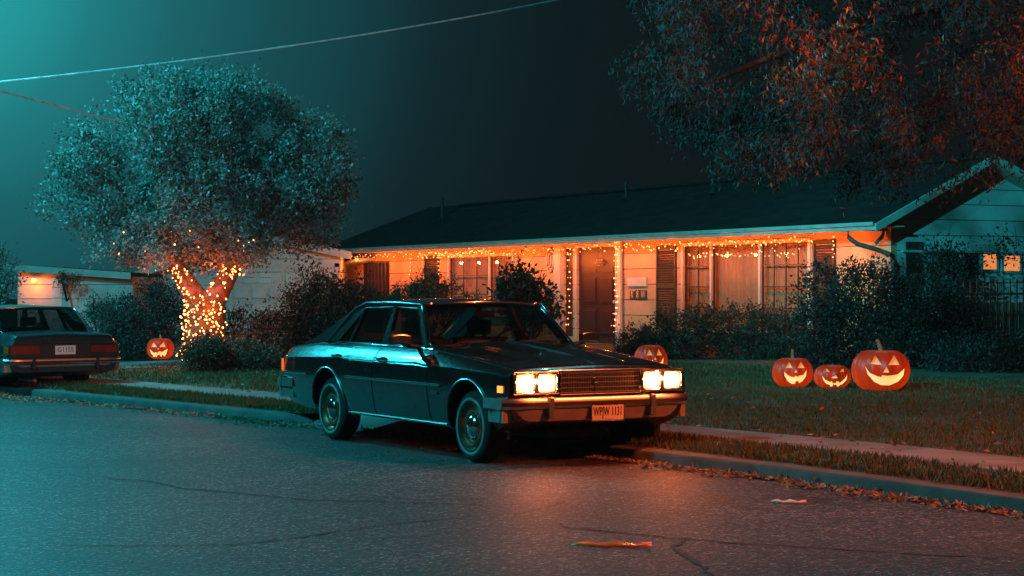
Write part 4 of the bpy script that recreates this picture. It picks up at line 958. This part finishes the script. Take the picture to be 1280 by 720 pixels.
# ------------------------------------------------------------------ vegetation
def shrub(name, label, cat, px, py, Y, wpx, hpx, n, leaf, m, depth=1., asp=.5, per=36, sig=.07, base=None, shell=.25, lobes=None, group=None, stems=7, twigs=0):
    s = Y/F; c = at(px, py, Y); w = wpx*s/2; h = hpx*s/2; z0 = base if base is not None else .2
    root = thing(name, label, cat, (c.x, c.y, z0), 0, group); cz = c.z-z0
    rr = random.Random(int(px)); L_ = []
    if lobes: L_ = [((x-px)*s, (rr.random()-.5)*depth*.5, (EYE-(y-HZ)*s)-z0, r_*s, r_*s*.9, r_*s*q) for x, y, r_, q in lobes]
    else:
        L_ = [(0, 0, cz, w*.82, depth*.5, h*.86)]
        for _ in range(9):
            a = rr.uniform(0, 2*PI); q = rr.uniform(.30, .5); L_.append((math.cos(a)*w*(1-q), (rr.random()-.5)*depth*.6, cz+math.sin(a)*h*(1-q), w*q if w < h*1.6 else h*q*1.3, depth*.35, h*q))
    P, D, C_ = clumps(L_, max(20, n//per), per, sig, shell); P[:, 2] = np.maximum(P[:, 2], .01)
    leaves('foliage', P, D, leaf, asp, m, root)
    st = MB()
    for i in range(stems):
        c_ = C_[rr.randrange(len(C_))]; b0 = (rr.uniform(-.03, .03), rr.uniform(-.03, .03), -.02); md = (lerp(b0[0], c_[0], .5)+rr.uniform(-.1, .1)*w, c_[1]*.5, c_[2]*.45)
        st.tube([b0, md, tuple(c_)], [.022, .014, .006], 5)
    for i in range(twigs):
        c_ = C_[rr.randrange(len(C_))]; e = (c_[0]+rr.uniform(-.25, .25), c_[1], c_[2]+rr.uniform(.15, .4)); st.tube([tuple(c_), tuple(lerp(c_[k], e[k], .5)+rr.uniform(-.03, .03) for k in range(3)), e], [.006, .005, .003], 4)
    st.build('stems', M['stem'], root); return root
S = shrub
# front hedge, right tall bush
S('hedge', 'rounded front hedge under the wide curtained window', 'hedge', 885, 432, 32, 200, 88, 30000, .05, M['leaf_hedge'], 1.5, sig=.06,
  lobes=[(845, 422, 38, .95), (880, 418, 42, .9), (920, 418, 42, .9), (960, 422, 42, .95), (985, 432, 40, .95), (860, 455, 30, .8), (905, 455, 34, .8), (950, 458, 34, .8), (990, 455, 30, .8), (830, 440, 34, .9)], shell=.3)
S('shrub', 'small rounded bush between the front door and the hedge', 'shrub', 797, 425, 32.4, 54, 50, 6500, .045, M['leaf_hedge'], .8, sig=.05, lobes=[(797, 430, 24, 1.), (785, 440, 20, 1), (812, 432, 22, 1)])
S('tall_shrub', 'large dark overgrown shrub behind the lawn pumpkins', 'shrub', 1095, 400, 28.5, 210, 170, 42000, .055, M['leaf_dark'], 2., sig=.08, stems=12, twigs=26,
  lobes=[(1030, 375, 42, 1.), (1065, 360, 38, 1.), (1010, 420, 34, 1.2), (1100, 390, 60, 1.), (1150, 400, 62, .9), (1060, 430, 50, 1.), (1120, 440, 60, .8), (1180, 435, 60, .8), (1190, 400, 45, 1.), (1020, 455, 34, .7), (1225, 450, 55, .7), (1255, 470, 50, .5)], shell=.3)
S('shrub', 'dark low bushes at the foot of the iron fence', 'shrub', 1240, 455, 27, 130, 60, 14000, .05, M['leaf_dark'], 1., sig=.09, lobes=[(1200, 450, 34, 1), (1240, 462, 36, .9), (1275, 455, 34, 1.), (1300, 450, 40, 1)])
S('climbing_vine', 'sparse vine climbing the end wall beside the dark shutter', 'vine', 1180, 345, 31.3, 70, 70, 2600, .06, M['leaf_dark'], .25, sig=.12, per=16, stems=10, twigs=18, base=1., lobes=[(1165, 335, 26, .9), (1195, 345, 26, 1.), (1180, 325, 22, .7), (1255, 312, 28, .3), (1210, 355, 20, .8)], shell=.5)
# left cluster
S('shrub', 'broad dark shrub between the lit tree and the white garage', 'shrub', 345, 415, 31.5, 120, 100, 16000, .05, M['leaf_dark'], 1.4, sig=.08, stems=10, twigs=14,
  lobes=[(310, 420, 34, 1.), (345, 425, 38, .9), (380, 420, 38, 1.), (330, 440, 30, .8), (300, 438, 26, .8), (365, 445, 32, .6)])
S('tall_shrub', 'tall leafy shrub behind the boot of the near car', 'shrub', 395, 385, 32, 90, 110, 15000, .055, M['leaf_rose'], 1.2, sig=.08, stems=12, twigs=20,
  lobes=[(395, 365, 34, 1.), (420, 375, 30, 1.), (375, 390, 30, .9), (440, 372, 26, .8), (410, 400, 34, 1.), (460, 385, 24, .9), (430, 410, 30, .9)], shell=.4)
S('shrub', 'dome-shaped reddish bush under the paired window', 'shrub', 530, 365, 38, 100, 60, 9000, .055, M['leaf_hedge'], 1., sig=.06, stems=10, twigs=22, lobes=[(535, 365, 26, 1.), (510, 375, 24, 1), (560, 372, 24, .9), (535, 390, 30, 1.), (490, 380, 16, 1), (585, 380, 18, .8), (533, 350, 14, 1.)], shell=.3)
S('rose_bush', 'leggy rose bush with large leaves left of the front door', 'rose bush', 652, 375, 34, 90, 80, 2600, .10, M['leaf_rose'], .8, sig=.09, per=14, asp=.55, stems=16, twigs=10,
  lobes=[(645, 350, 20, 1.), (635, 372, 18, 1.), (662, 368, 24, 1.), (685, 378, 14, .9), (655, 392, 26, .9), (680, 395, 18, .9), (650, 340, 9, 1.)], shell=.5)
S('shrub', 'dark bushy shrub right of the far car', 'shrub', 180, 410, 34, 110, 110, 17000, .05, M['leaf_dark'], 1.2, sig=.08, twigs=10, lobes=[(155, 400, 28, 1.), (185, 385, 30, 1.), (205, 375, 26, 1.1), (180, 420, 38, 1.), (215, 410, 26, 1.1), (150, 430, 26, .8)])
S('shrub', 'thin airy bush in front of the low left garage', 'shrub', 128, 390, 37, 60, 40, 2600, .05, M['leaf_rose'], .6, sig=.08, per=20, stems=12, twigs=14, lobes=[(120, 392, 20, .9), (140, 398, 22, 1.)], shell=.5)
S('ground_cover', 'low leafy ground cover round the foot of the lit tree', 'ground cover', 250, 446, 29.6, 190, 34, 16000, .045, M['leaf_hedge'], 1.2, sig=.06, stems=4, lobes=[(255, 446, 28, .75), (290, 444, 28, .8), (325, 450, 24, .7), (270, 438, 20, .8)])
S('shrub', 'overhanging dark foliage at the left edge above the far car roof', 'shrub', -10, 345, 36, 70, 70, 5000, .06, M['leaf_tree'], 1., sig=.1, lobes=[(-12, 335, 26, 1.), (8, 355, 18, .9), (-20, 360, 30, 1.)])
# the lit tree
TY = 31.0; tz = .24
tp = at(258, 0, TY); tree = thing('garden_tree', 'round-crowned tree with orange lights wound round its forked trunk', 'tree', (tp.x, tp.y, tz))
s = TY/F; TL = lambda px, py, dy=0.: ((px-258)*s, dy, EYE-(py-HZ)*s-tz)
lob = [(175, 225, 84, .95), (250, 165, 76, 1.), (315, 175, 70, .95), (385, 205, 58, 1.05), (118, 240, 50, 1.1), (260, 235, 88, .8), (340, 240, 72, .8), (210, 150, 50, .9), (285, 130, 46, .9), (150, 290, 36, .9), (410, 240, 34, 1.6), (190, 300, 40, .7), (300, 285, 46, .7), (100, 200, 30, 1.), (165, 315, 26, .7), (200, 322, 26, .6), (245, 315, 34, .6), (290, 318, 28, .5), (330, 300, 34, .6), (390, 275, 32, .9), (420, 225, 24, 1.6), (230, 125, 36, 1.), (300, 110, 26, 1.), (140, 305, 26, .7), (175, 325, 24, .6), (225, 328, 26, .5), (270, 322, 26, .6), (305, 312, 30, .6), (350, 280, 34, .8), (375, 300, 22, .8), (405, 290, 20, .9)]
rq = random.Random(5)
for k in range(15):
    a = rq.uniform(-.25, PI+.25); lob.append((250+math.cos(a)*rq.uniform(150, 178), 232-math.sin(a)*rq.uniform(118, 142), rq.uniform(8, 20), rq.uniform(.8, 1.8)))
LB = [((x-258)*s, (random.random()-.5)*1.3, EYE-(y-HZ)*s-tz, r_*s, r_*s*1.0, r_*s*q) for x, y, r_, q in lob]
P, D, Cc = clumps(LB, 1450, 56, .085, .2)
leaves('crown', P, D, .062, .5, M['leaf_tree'], tree)
b = MB(); b.tube([TL(258, 462), TL(257, 440), TL(256, 410), TL(256, 384), TL(256, 370)], [.46, .38, .33, .35, .12], 12)
b.tube([TL(254, 388), TL(240, 365), TL(225, 340), TL(200, 300), TL(170, 250)], [.25, .18, .13, .10, .05], 10)
b.tube([TL(258, 388), TL(275, 362), TL(290, 338), TL(315, 295), TL(350, 240)], [.25, .18, .13, .10, .05], 10)
b.tube([TL(285, 345), TL(262, 290), TL(255, 220), TL(262, 150)], [.10, .09, .07, .03], 8)
for i in range(26):
    c_ = Cc[random.randrange(len(Cc))]; a = [TL(200, 300), TL(170, 250), TL(315, 295), TL(350, 240), TL(255, 220)][i % 5]
    b.tube([a, tuple(lerp(a[k], c_[k], .5)+random.uniform(-.15, .15) for k in range(3)), tuple(c_)], [.045, .03, .01], 5)
b.build('trunk', M['bark'], tree, smooth=60)
def tstring(label, path, rad, turns, n, stray=0):
    root = thing('string_lights', label, 'string lights', (tp.x, tp.y, tz), 0, 'orange light strings on the garden tree'); w = []; N_ = 160
    path = [Vector(p) for p in path]
    for i in range(N_):
        u = i/(N_-1)*(len(path)-1); j = min(int(u), len(path)-2); p = path[j].lerp(path[j+1], u-j); r_ = lerp(rad[j], rad[j+1], u-j)+.02
        u_ = math.sin(turns*2*PI*i/N_+.5*math.sin(i*.21))*.9+.1*math.sin(i*1.7); a = -math.acos(max(-1, min(1, u_*.97))); w.append(p+Vector((math.cos(a)*r_, math.sin(a)*r_, .05*math.sin(i*.9))))
    for i in range(n):
        q = w[int((i+random.random())/n*(N_-1))]; bulb(root, (q.x+random.gauss(0, .03), q.y-.02, q.z+random.gauss(0, .035)), 'bulb_tree', .019)
    for i in range(stray):
        c_ = [random.uniform(-1.5, 1.2), random.uniform(-.9, -.2), random.uniform(1.75, 2.2)]
        if c_[2] > 1.6: bulb(root, c_, 'bulb_tree', .016)
    b = MB(); b.tube(w, .006, 4); b.build('cable', M['wire'], root)
    for k in range(4):
        p = path[int(k*(len(path)-1)/3)]; pl('string_glow', (p.x+.25*(-1)**k, p.y-rad[min(k, len(rad)-1)]-.28, p.z), (1., .13, .025), 8, .03, root)
tstring('orange lights wound round the lower trunk of the tree', [TL(258, 450), TL(257, 425), TL(256, 400), TL(256, 375)], [.42, .36, .32, .34], 9, 98)
tstring('second strand of finer lights criss-crossing the lower trunk of the tree', [TL(258, 446), TL(257, 425), TL(256, 400), TL(256, 372)], [.40, .37, .34, .34], 7, 98)
tstring('orange lights wound up the left fork of the tree', [TL(250, 385), TL(240, 365), TL(228, 345), TL(222, 335)], [.19, .15, .13, .12], 6, 48, 10)
tstring('orange lights wound up the right fork of the tree', [TL(262, 385), TL(275, 362), TL(288, 342), TL(292, 334)], [.19, .15, .13, .12], 6, 48, 10)

# big overhanging tree, right
BT = Vector((8.6, 20.5, .2)); big = thing('street_tree', 'large tree, leaves tinted as red-lit, overhanging from the right edge, branches drooping before the gable', 'tree', BT)
zmin_tab = [(770, 4.35), (775, 120), (800, 150), (830, 152), (860, 165), (885, 190), (905, 222), (940, 232), (965, 236), (985, 242), (1010, 232), (1030, 200), (1060, 195), (1085, 240), (1110, 262), (1130, 225), (1160, 205), (1190, 205), (1205, 262), (1222, 262), (1235, 190), (1280, 180), (1340, 200), (1500, 230), (1700, 180)]
zlow = [( (px-640)/F*20, EYE-(py-HZ)/F*20) for px, py in zmin_tab[1:]]
nS = 3000; PP = []; DD = []; tw = MB(); cnt = 0
CL = [(random.uniform(1.3, 9.6), 20+random.gauss(0, 1.5), random.uniform(0, 1)) for _ in range(330)]
while cnt < nS:
    cx0, cy0, cz0 = random.choice(CL); X = max(1.2, cx0+random.gauss(0, .13)); Y = cy0+random.gauss(0, .15); lo = itp(X, zlow)
    top = 5.6 if X > 2. else lerp(3.7, 5.4, (X-1.05)/.95)
    if X < 1.75 and random.random() < .35: continue
    Lh = random.uniform(.2, .42); lo += .04; z = lo+Lh+(cz0**1.5)*2.6+random.gauss(0, .09)
    if z > top+.6 or z < lo+Lh*.8: continue
    # gap of sky left of the crown
    pxp = 640+X/Y*F; pyp = HZ-(z-EYE)/Y*F
    if z > 3.95 and z < 4.32 and X < 1.3: continue
    cnt += 1; k = 34; u = np.sort(RNG.uniform(0, 1, k)); dx = random.gauss(-.15, .35); dy = random.gauss(0, .3)
    px_ = X+dx*Lh*u; py_ = Y+dy*Lh*u; pz_ = z-Lh*u**1.4+.05*u
    Q = np.stack([px_, py_, pz_], 1)+RNG.normal(0, .05, (k, 3)); PP.append(Q)
    d = RNG.normal(0, .55, (k, 3)); d[:, 2] -= .7; DD.append(d)
    if cnt % 8 == 0: tw.tube([(px_[0]-BT.x, py_[0]-BT.y, pz_[0]+.05-BT.z), (px_[k//2]-BT.x, py_[k//2]-BT.y, pz_[k//2]-BT.z), (px_[-1]-BT.x, py_[-1]-BT.y, pz_[-1]-BT.z)], [.008, .006, .003], 4)
P = np.concatenate(PP)-np.array(BT); D = np.concatenate(DD)
# upper crown, out of frame, thinner
lob2 = [(0, 0, 6.2, 5.5, 4.6, 2.2), (-3.5, 0, 5.8, 3.5, 3., 1.7), (3, 1, 6.5, 4, 3.5, 2.2)]
P2, D2, C2 = clumps(lob2, 520, 40, .28, .25); P2 = P2[P2[:, 2] > 4.6]; D2 = D2[:len(P2)]
Pa = np.concatenate([P, P2]); Da = np.concatenate([D, D2]); q = Pa+np.array(BT)
rs_ = np.sin(q[:, 0]*2.3+1.)+np.sin(q[:, 1]*1.9+q[:, 0])+np.sin(q[:, 2]*3.7)+RNG.normal(0, .45, len(q)); rs_ += .16*(q[:, 0]-4.2); mk = rs_ > 1.3  # picks crown leaves coloured as if caught by red light, more to the right
leaves('crown', Pa[~mk], Da[~mk], .07, .28, M['leaf_big'], big); leaves('redlit_crown', Pa[mk], Da[mk], .072, .3, M['leaf_redlit'], big)['label'] = 'crown leaves coloured red as if lit'
tw.build('twigs', M['stem'], big)['kind'] = 'stuff'
b = MB(); b.tube([(0, 0, -.1), (.05, 0, 1.2), (-.1, 0, 2.6), (-.3, .1, 4.)], [.42, .32, .28, .22], 12)
for e, m_ in (((-6.6, -.3, 3.4), (-3.4, 0, 4.5)), ((-5.2, .8, 4.6), (-2.6, .4, 4.9)), ((-3.5, -1., 3.6), (-1.8, -.5, 4.2)), ((-2., .8, 5.8), (-.9, .3, 5.)), ((2.8, .4, 5.2), (1.2, .1, 4.6)), ((-7., .6, 4.2), (-4., .5, 4.9))):
    b.tube([(-.2, .05, 3.4), tuple(lerp((-.2, .05, 3.4)[k], m_[k], .5) for k in range(3)), m_, tuple(lerp(m_[k], e[k], .55)+random.uniform(-.1, .1) for k in range(3)), e], [.18, .13, .10, .05, .02], 8)
b.build('trunk', M['bark_dark'], big, smooth=60)

# ------------------------------------------------------------------ iron fence and board fence by the end wall
fa = at(1205, 0, 28.6); fb = at(1330, 0, 28.9)
fence = thing('iron_fence', 'black wrought-iron picket fence in front of the end wall at the right edge', 'fence', (fa.x, fa.y, .25)); L_ = fb.x-fa.x
for z in (.2, 1.12): MB().box((0, -.015, z), (L_, .015, z+.03)).build('rail', M['iron'], fence)
n = 17; pm = None
for i in range(n):
    x = L_*i/(n-1)
    if pm is None:
        b = MB(); b.box((-.01, -.01, 0), (.01, .01, 1.3)); b.prism([(-.02, -.004, 1.3), (.02, -.004, 1.3), (0, -.004, 1.38)], (0, .008, 0)); o = b.build('picket', M['iron'], fence); pm = o.data
    else: o = bpy.data.objects.new('picket', pm); COL.objects.link(o); o.parent = fence
    o.location = (x, .0 if i else 0, 0)
bf = thing('board_fence', 'low brown board fence behind the iron pickets', 'fence', (fa.x+.1, 29.6, .25)); b = MB()
for i in range(16): b.box((i*.14, -.01, 0), (i*.14+.13, .012, 1.0+.008*(i*7 % 3)))
b.build('boards', M['board'], bf)
for z in (.2, .8): MB().box((0, .013, z), (2.2, .05, z+.08)).build('rail', M['board'], bf)

# ------------------------------------------------------------------ left neighbours
def to_local(p, o): return (p.x-o.x, p.y-o.y, p.z)
GY = 50.; g0 = at(170, 0, GY); g0.z = 0
gar = thing('garage_house', 'white gabled garage behind the lit tree with a panelled door', 'house', (g0.x, g0.y, .2))
A = lambda px, py: (at(px, py, GY).x-g0.x, 0, at(px, py, GY).z-.2)
b = MB(); bot = lambda px: (A(px, 0)[0], 0, -.3)
prof = [bot(172), bot(426), A(426, 322), A(322, 300), A(172, 348)]
b.prism(prof, (0, 6, 0)); b.build('walls', M['siding_white'], gar)
b = MB(); th = (0, 6.6, 0)
for (p, q) in (((440, 319), (321, 294)), ((320.9, 294), (160, 348))):
    a_, c_ = A(*p), A(*q); b.prism([(a_[0], -.4, a_[2]), (c_[0], -.4, c_[2]), (c_[0], -.4, c_[2]+.07), (a_[0], -.4, a_[2]+.07)], th)
b.build('roof', M['shingle'], gar)
b = MB()
for (p, q) in (((441, 319), (321, 294)), ((320.9, 294), (159, 348))):
    a_, c_ = A(*p), A(*q); b.prism([(a_[0], -.44, a_[2]-.12), (c_[0], -.44, c_[2]-.12), (c_[0], -.44, c_[2]+.08), (a_[0], -.44, a_[2]+.08)], (0, .035, 0))
b.build('rake_board', M['trimw'], gar)
b = MB(); x0, x1 = A(292, 0)[0], A(418, 0)[0]; ztp = A(0, 334)[2]
b.box((x0, -.03, 0), (x1, -.001, ztp)); gd = b.build('garage_door', M['trimw'], gar)
b = MB()
for i in range(6):
    for j in range(4):
        xa = lerp(x0, x1, (i+.12)/6); xb = lerp(x0, x1, (i+.88)/6); za = lerp(.0, ztp, (j+.14)/4); zb = lerp(0, ztp, (j+.86)/4); b.box((xa, -.05, za), (xb, -.031, zb))
b.build('door_panel', M['siding_white'], gd, bevel=.006)
b = MB(); b.box((x0-.12, -.06, -.1), (x0-.01, -.001, ztp+.1)); b.box((x1+.01, -.06, -.1), (x1+.12, -.001, ztp+.1)); b.box((x0-.12, -.06, ztp+.005), (x1+.12, -.002, ztp+.1)) ; b.build('door_frame', M['trimw'], gar)
for i, px in enumerate((305, 325)):
    a_ = A(px, 342); c_ = A(px+14, 354); w = MB(); w.box((a_[0], -.057, c_[2]), (c_[0], -.051, a_[2])); w.build('door_window', M['siding_end'], gd)  # panes coloured pale in place of a teal reflection
b = MB(); xa, xb = A(198, 0)[0], A(208, 0)[0]; b.box((xa, -.03, .2), (xb, -.001, A(0, 343)[2])); b.build('side_door', M['trimw'], gar)
# low garage at far left
LY = 46.; l0 = at(20, 0, LY); low = thing('low_garage', 'low pale garage with a slanting white fascia behind the far car', 'garage', (l0.x, l0.y, .2))
B_ = lambda px, py: (at(px, py, LY).x-l0.x, 0, at(px, py, LY).z-.2)
b = MB(); b.prism([(B_(22, 0)[0], 0, -.3), (B_(166, 0)[0], 0, -.3), B_(166, 346), B_(22, 337)], (0, 5, 0)); b.build('walls', M['siding_white'], low)
b = MB(); a_, c_ = B_(10, 333), B_(166, 344); b.prism([(a_[0], -.35, a_[2]-.02), (c_[0], -.35, c_[2]-.02), (c_[0], -.35, c_[2]+.05), (a_[0], -.35, a_[2]+.05)], (0, 5.6, 0)); b.build('roof', M['shingle'], low)
b = MB(); b.prism([(a_[0]-.02, -.38, a_[2]-.10), (c_[0]+.02, -.38, c_[2]-.10), (c_[0]+.02, -.38, c_[2]+.06), (a_[0]-.02, -.38, a_[2]+.06)], (0, .028, 0)); b.build('fascia', M['trimw'], low)
b = MB(); xa, xb = B_(66, 0)[0], B_(78, 0)[0]; b.box((xa, -.05, 0), (xb, -.001, B_(0, 347)[2])); b.build('corner_board', M['siding_end'], low)
b = MB(); xl = B_(45, 0)[0]; b.lathe([(0, 0), (.05, 0), (.07, -.08), (0, -.1)], 'z', (xl, -.22, B_(45, 348)[2]), 10); b.build('wall_lamp', M['bulb'], low, smooth=60)
pl('wall_lamp_light', (xl, -.26, B_(45, 348)[2]-.14), ORG, 20, .04, low)
S('hanging_plant', 'leafy hanging plant under the fascia of the low left garage', 'plant', 84, 350, 45.2, 30, 12, 700, .05, M['leaf_hedge'], .3, sig=.06, per=20, stems=5, base=1.2, lobes=[(78, 349, 7, .9), (90, 350, 7, .9), (98, 349, 5, .8)])
b = MB(); p = ground(255, 459, .24)
b.box((-.32, -.1, .05), (.32, .1, .08)); b.box((-.30, -.08, -.02), (-.26, .08, .05)); b.box((.22, -.08, -.02), (.26, .08, .05)); b.tube([(-.34, -.1, .02), (-.2, -.12, .13), (.0, -.1, .10), (.2, -.12, .14), (.42, -.1, .06)], .012, 6)
tag(b.build('garden_stand', M['trimw']), 'small low pale stand lying at the lawn edge below the lit tree', 'garden stand').location = p

# ------------------------------------------------------------------ cables and street lamps (lamps just outside the picture, two teal ones added as fill)
def cable(a, c, sag, label, r=.018):
    b = MB(); n = 30; b.tube([a.lerp(c, i/n)-Vector((0, 0, sag*4*(i/n)*(1-i/n))) for i in range(n+1)], r, 6); return tag(b.build('power_cable', M['cable']), label, 'cable')
cable(at(-330, 131, 30), at(1050, -85, 46), .55, 'long overhead cable sagging across the top of the picture to the upper right')
cable(at(-120, 82, 27), at(330, 200, 33), .0, 'shorter overhead cable running down into the round tree crown', .014)
TEAL = (.03, .80, .95)
def street_lamp(pos, h, arm, label, col, power, rad=.18, aim=None, spread=46):
    root = thing('street_lamp', label, 'street lamp', pos); b = MB(); b.tube([(0, 0, 0), (0, 0, h*.6), (0, 0, h)], [.11, .085, .06], 12); b.tube([(0, 0, h-.2), (arm*.5, 0, h+.15), (arm, 0, h+.2)], .035, 8); b.build('pole', M['dullchrome'], root, smooth=50)
    b = MB(); b.slab(lambda u, v: (arm-.1+.6*u*(1 if arm > 0 else -1), (v*2-1)*.14, h+.24+.05*math.sin(PI*u)*math.cos((v-.5)*PI)), 8, 6, (0, 0, -.08)); b.build('lamp_head', M['dullchrome'], root)
    if aim is None: pl('lamp_light', (arm+.15, 0, h-.02), col, power, rad, root); return root
    l = bpy.data.lights.new('lamp_light', 'SPOT'); l.energy = power; l.color = col; l.shadow_soft_size = rad; l.spot_size = R(spread); l.spot_blend = .6
    o = bpy.data.objects.new('lamp_light', l); COL.objects.link(o); o.parent = root; o.location = (arm+.15, 0, h-.02); d = aim-(Vector(pos)+o.location); o.rotation_euler = d.to_track_quat('-Z', 'Y').to_euler(); return root
street_lamp((-11.2, 27.5, .1), 7.6, .9, 'tall street lamp beyond the left edge casting teal light', TEAL, 5600)
street_lamp((-10.5, 5.0, .1), 9.2, .9, 'added teal spot lamp near the camera, out of view on the left', TEAL, 20000, aim=Vector((9.8, 31, 3.)), spread=28)  # unseen spot added to throw teal onto the end gable
street_lamp((8.2, 12.2, .1), 5.2, -.9, 'street lamp beyond the right edge casting dim red light', (1., .13, .03), 4300, aim=Vector((3.5, 15.0, 1.6)), spread=108)
street_lamp((-9.4, 14.0, .1), 7.5, .9, 'added teal fill lamp across the street, out of view on the left', TEAL, 3000)  # unseen lamp added to brighten the left foreground road in teal

# headlights' light
for y in (-.62, .62):
    l = bpy.data.lights.new('headlight_beam', 'SPOT'); l.energy = 30; l.color = (1., .17, .05); l.spot_size = R(120); l.spot_blend = 1.; l.shadow_soft_size = .06
    o = bpy.data.objects.new('headlight_beam', l); COL.objects.link(o); o.parent = car1; o.location = (L_CAR/2+.08, y, .70); o.rotation_euler = (0, R(-96), 0)
for y in (-.62, .62):
    o = pl('headlight_glow', (L_CAR/2+.02, y, .70), (1., .18, .04), 34, .02, car1)

# ------------------------------------------------------------------ moonlight, sky, air
az = Vector((.22, .95, 0)).normalized(); el = R(46)
sd = Vector((az.x*math.cos(el), az.y*math.cos(el), math.sin(el)))
sun = bpy.data.lights.new('moon', 'SUN'); sun.energy = .26; sun.angle = R(.8); sun.color = (.05, .8, .95)
so = bpy.data.objects.new('moon', sun); COL.objects.link(so); so.rotation_euler = sd.to_track_quat('Z', 'Y').to_euler()
w = bpy.data.worlds.new('World'); scene.world = w; w.use_nodes = True; nt = w.node_tree; N = nt.nodes; L = nt.links
bg = N['Background']; tc = N.new('ShaderNodeTexCoord'); sx = N.new('ShaderNodeSeparateXYZ'); L.new(tc.outputs['Generated'], sx.inputs[0])
dp_ = N.new('ShaderNodeVectorMath'); dp_.operation = 'DOT_PRODUCT'; gd_ = Vector((-.31, 1., .17)).normalized(); dp_.inputs[1].default_value = gd_
nm = N.new('ShaderNodeVectorMath'); nm.operation = 'NORMALIZE'; L.new(tc.outputs['Generated'], nm.inputs[0]); L.new(nm.outputs[0], dp_.inputs[0])
cr = N.new('ShaderNodeValToRGB'); e = cr.color_ramp.elements
e[0].position = 0.; e[0].color = (.004, .0046, .0046, 1); e[1].position = 1.; e[1].color = (.02, .36, .38, 1)
for p_, c_ in ((.80, (.004, .0046, .0046)), (.93, (.004, .006, .0065)), (.95, (.004, .0085, .010)), (.967, (.005, .018, .022)), (.985, (.008, .072, .083)), (.995, (.012, .145, .16))):
    q = e.new(p_); q.color = (*c_, 1)
L.new(dp_.outputs['Value'], cr.inputs[0]); L.new(cr.outputs[0], bg.inputs[0]); bg.inputs[1].default_value = 1.0

hz = MB(); hz.box((-300, -70, -1.2), (300, 310, 14)); ho = hz.build('haze', [], None); ho['kind'] = 'stuff'
mh = bpy.data.materials.new('haze_air'); mh.use_nodes = True; nt = mh.node_tree; nt.nodes.remove(nt.nodes['Principled BSDF'])
pv = nt.nodes.new('ShaderNodeVolumePrincipled'); pv.inputs['Color'].default_value = (.6, .9, .92, 1); pv.inputs['Density'].default_value = .0003; pv.inputs['Anisotropy'].default_value = 0.
nt.links.new(pv.outputs[0], nt.nodes['Material Output'].inputs['Volume']); ho.data.materials.clear(); ho.data.materials.append(mh)

# ------------------------------------------------------------------ camera, render
cd = bpy.data.cameras.new('Camera'); cam = bpy.data.objects.new('Camera', cd); COL.objects.link(cam); cam.location = (0, 0, EYE); cam.rotation_euler = (R(90), 0, 0)
cd.sensor_width = 36; cd.lens = F/1280*36; cd.shift_y = 2/1280; cd.clip_end = 1500; cd.clip_start = .1; scene.camera = cam
vs_ = scene.view_settings; vs_.view_transform = 'Standard'; vs_.look = 'None'; vs_.exposure = 0; vs_.gamma = 1
cy = scene.cycles; cy.use_denoising = True; cy.denoiser = 'OPENIMAGEDENOISE'; cy.max_bounces = 5; cy.diffuse_bounces = 2; cy.glossy_bounces = 3; cy.transparent_max_bounces = 12; cy.volume_bounces = 0
cy.sample_clamp_indirect = 3; cy.caustics_reflective = False; cy.caustics_refractive = False; cy.use_light_tree = True; cy.use_adaptive_sampling = True; cy.adaptive_threshold = .015
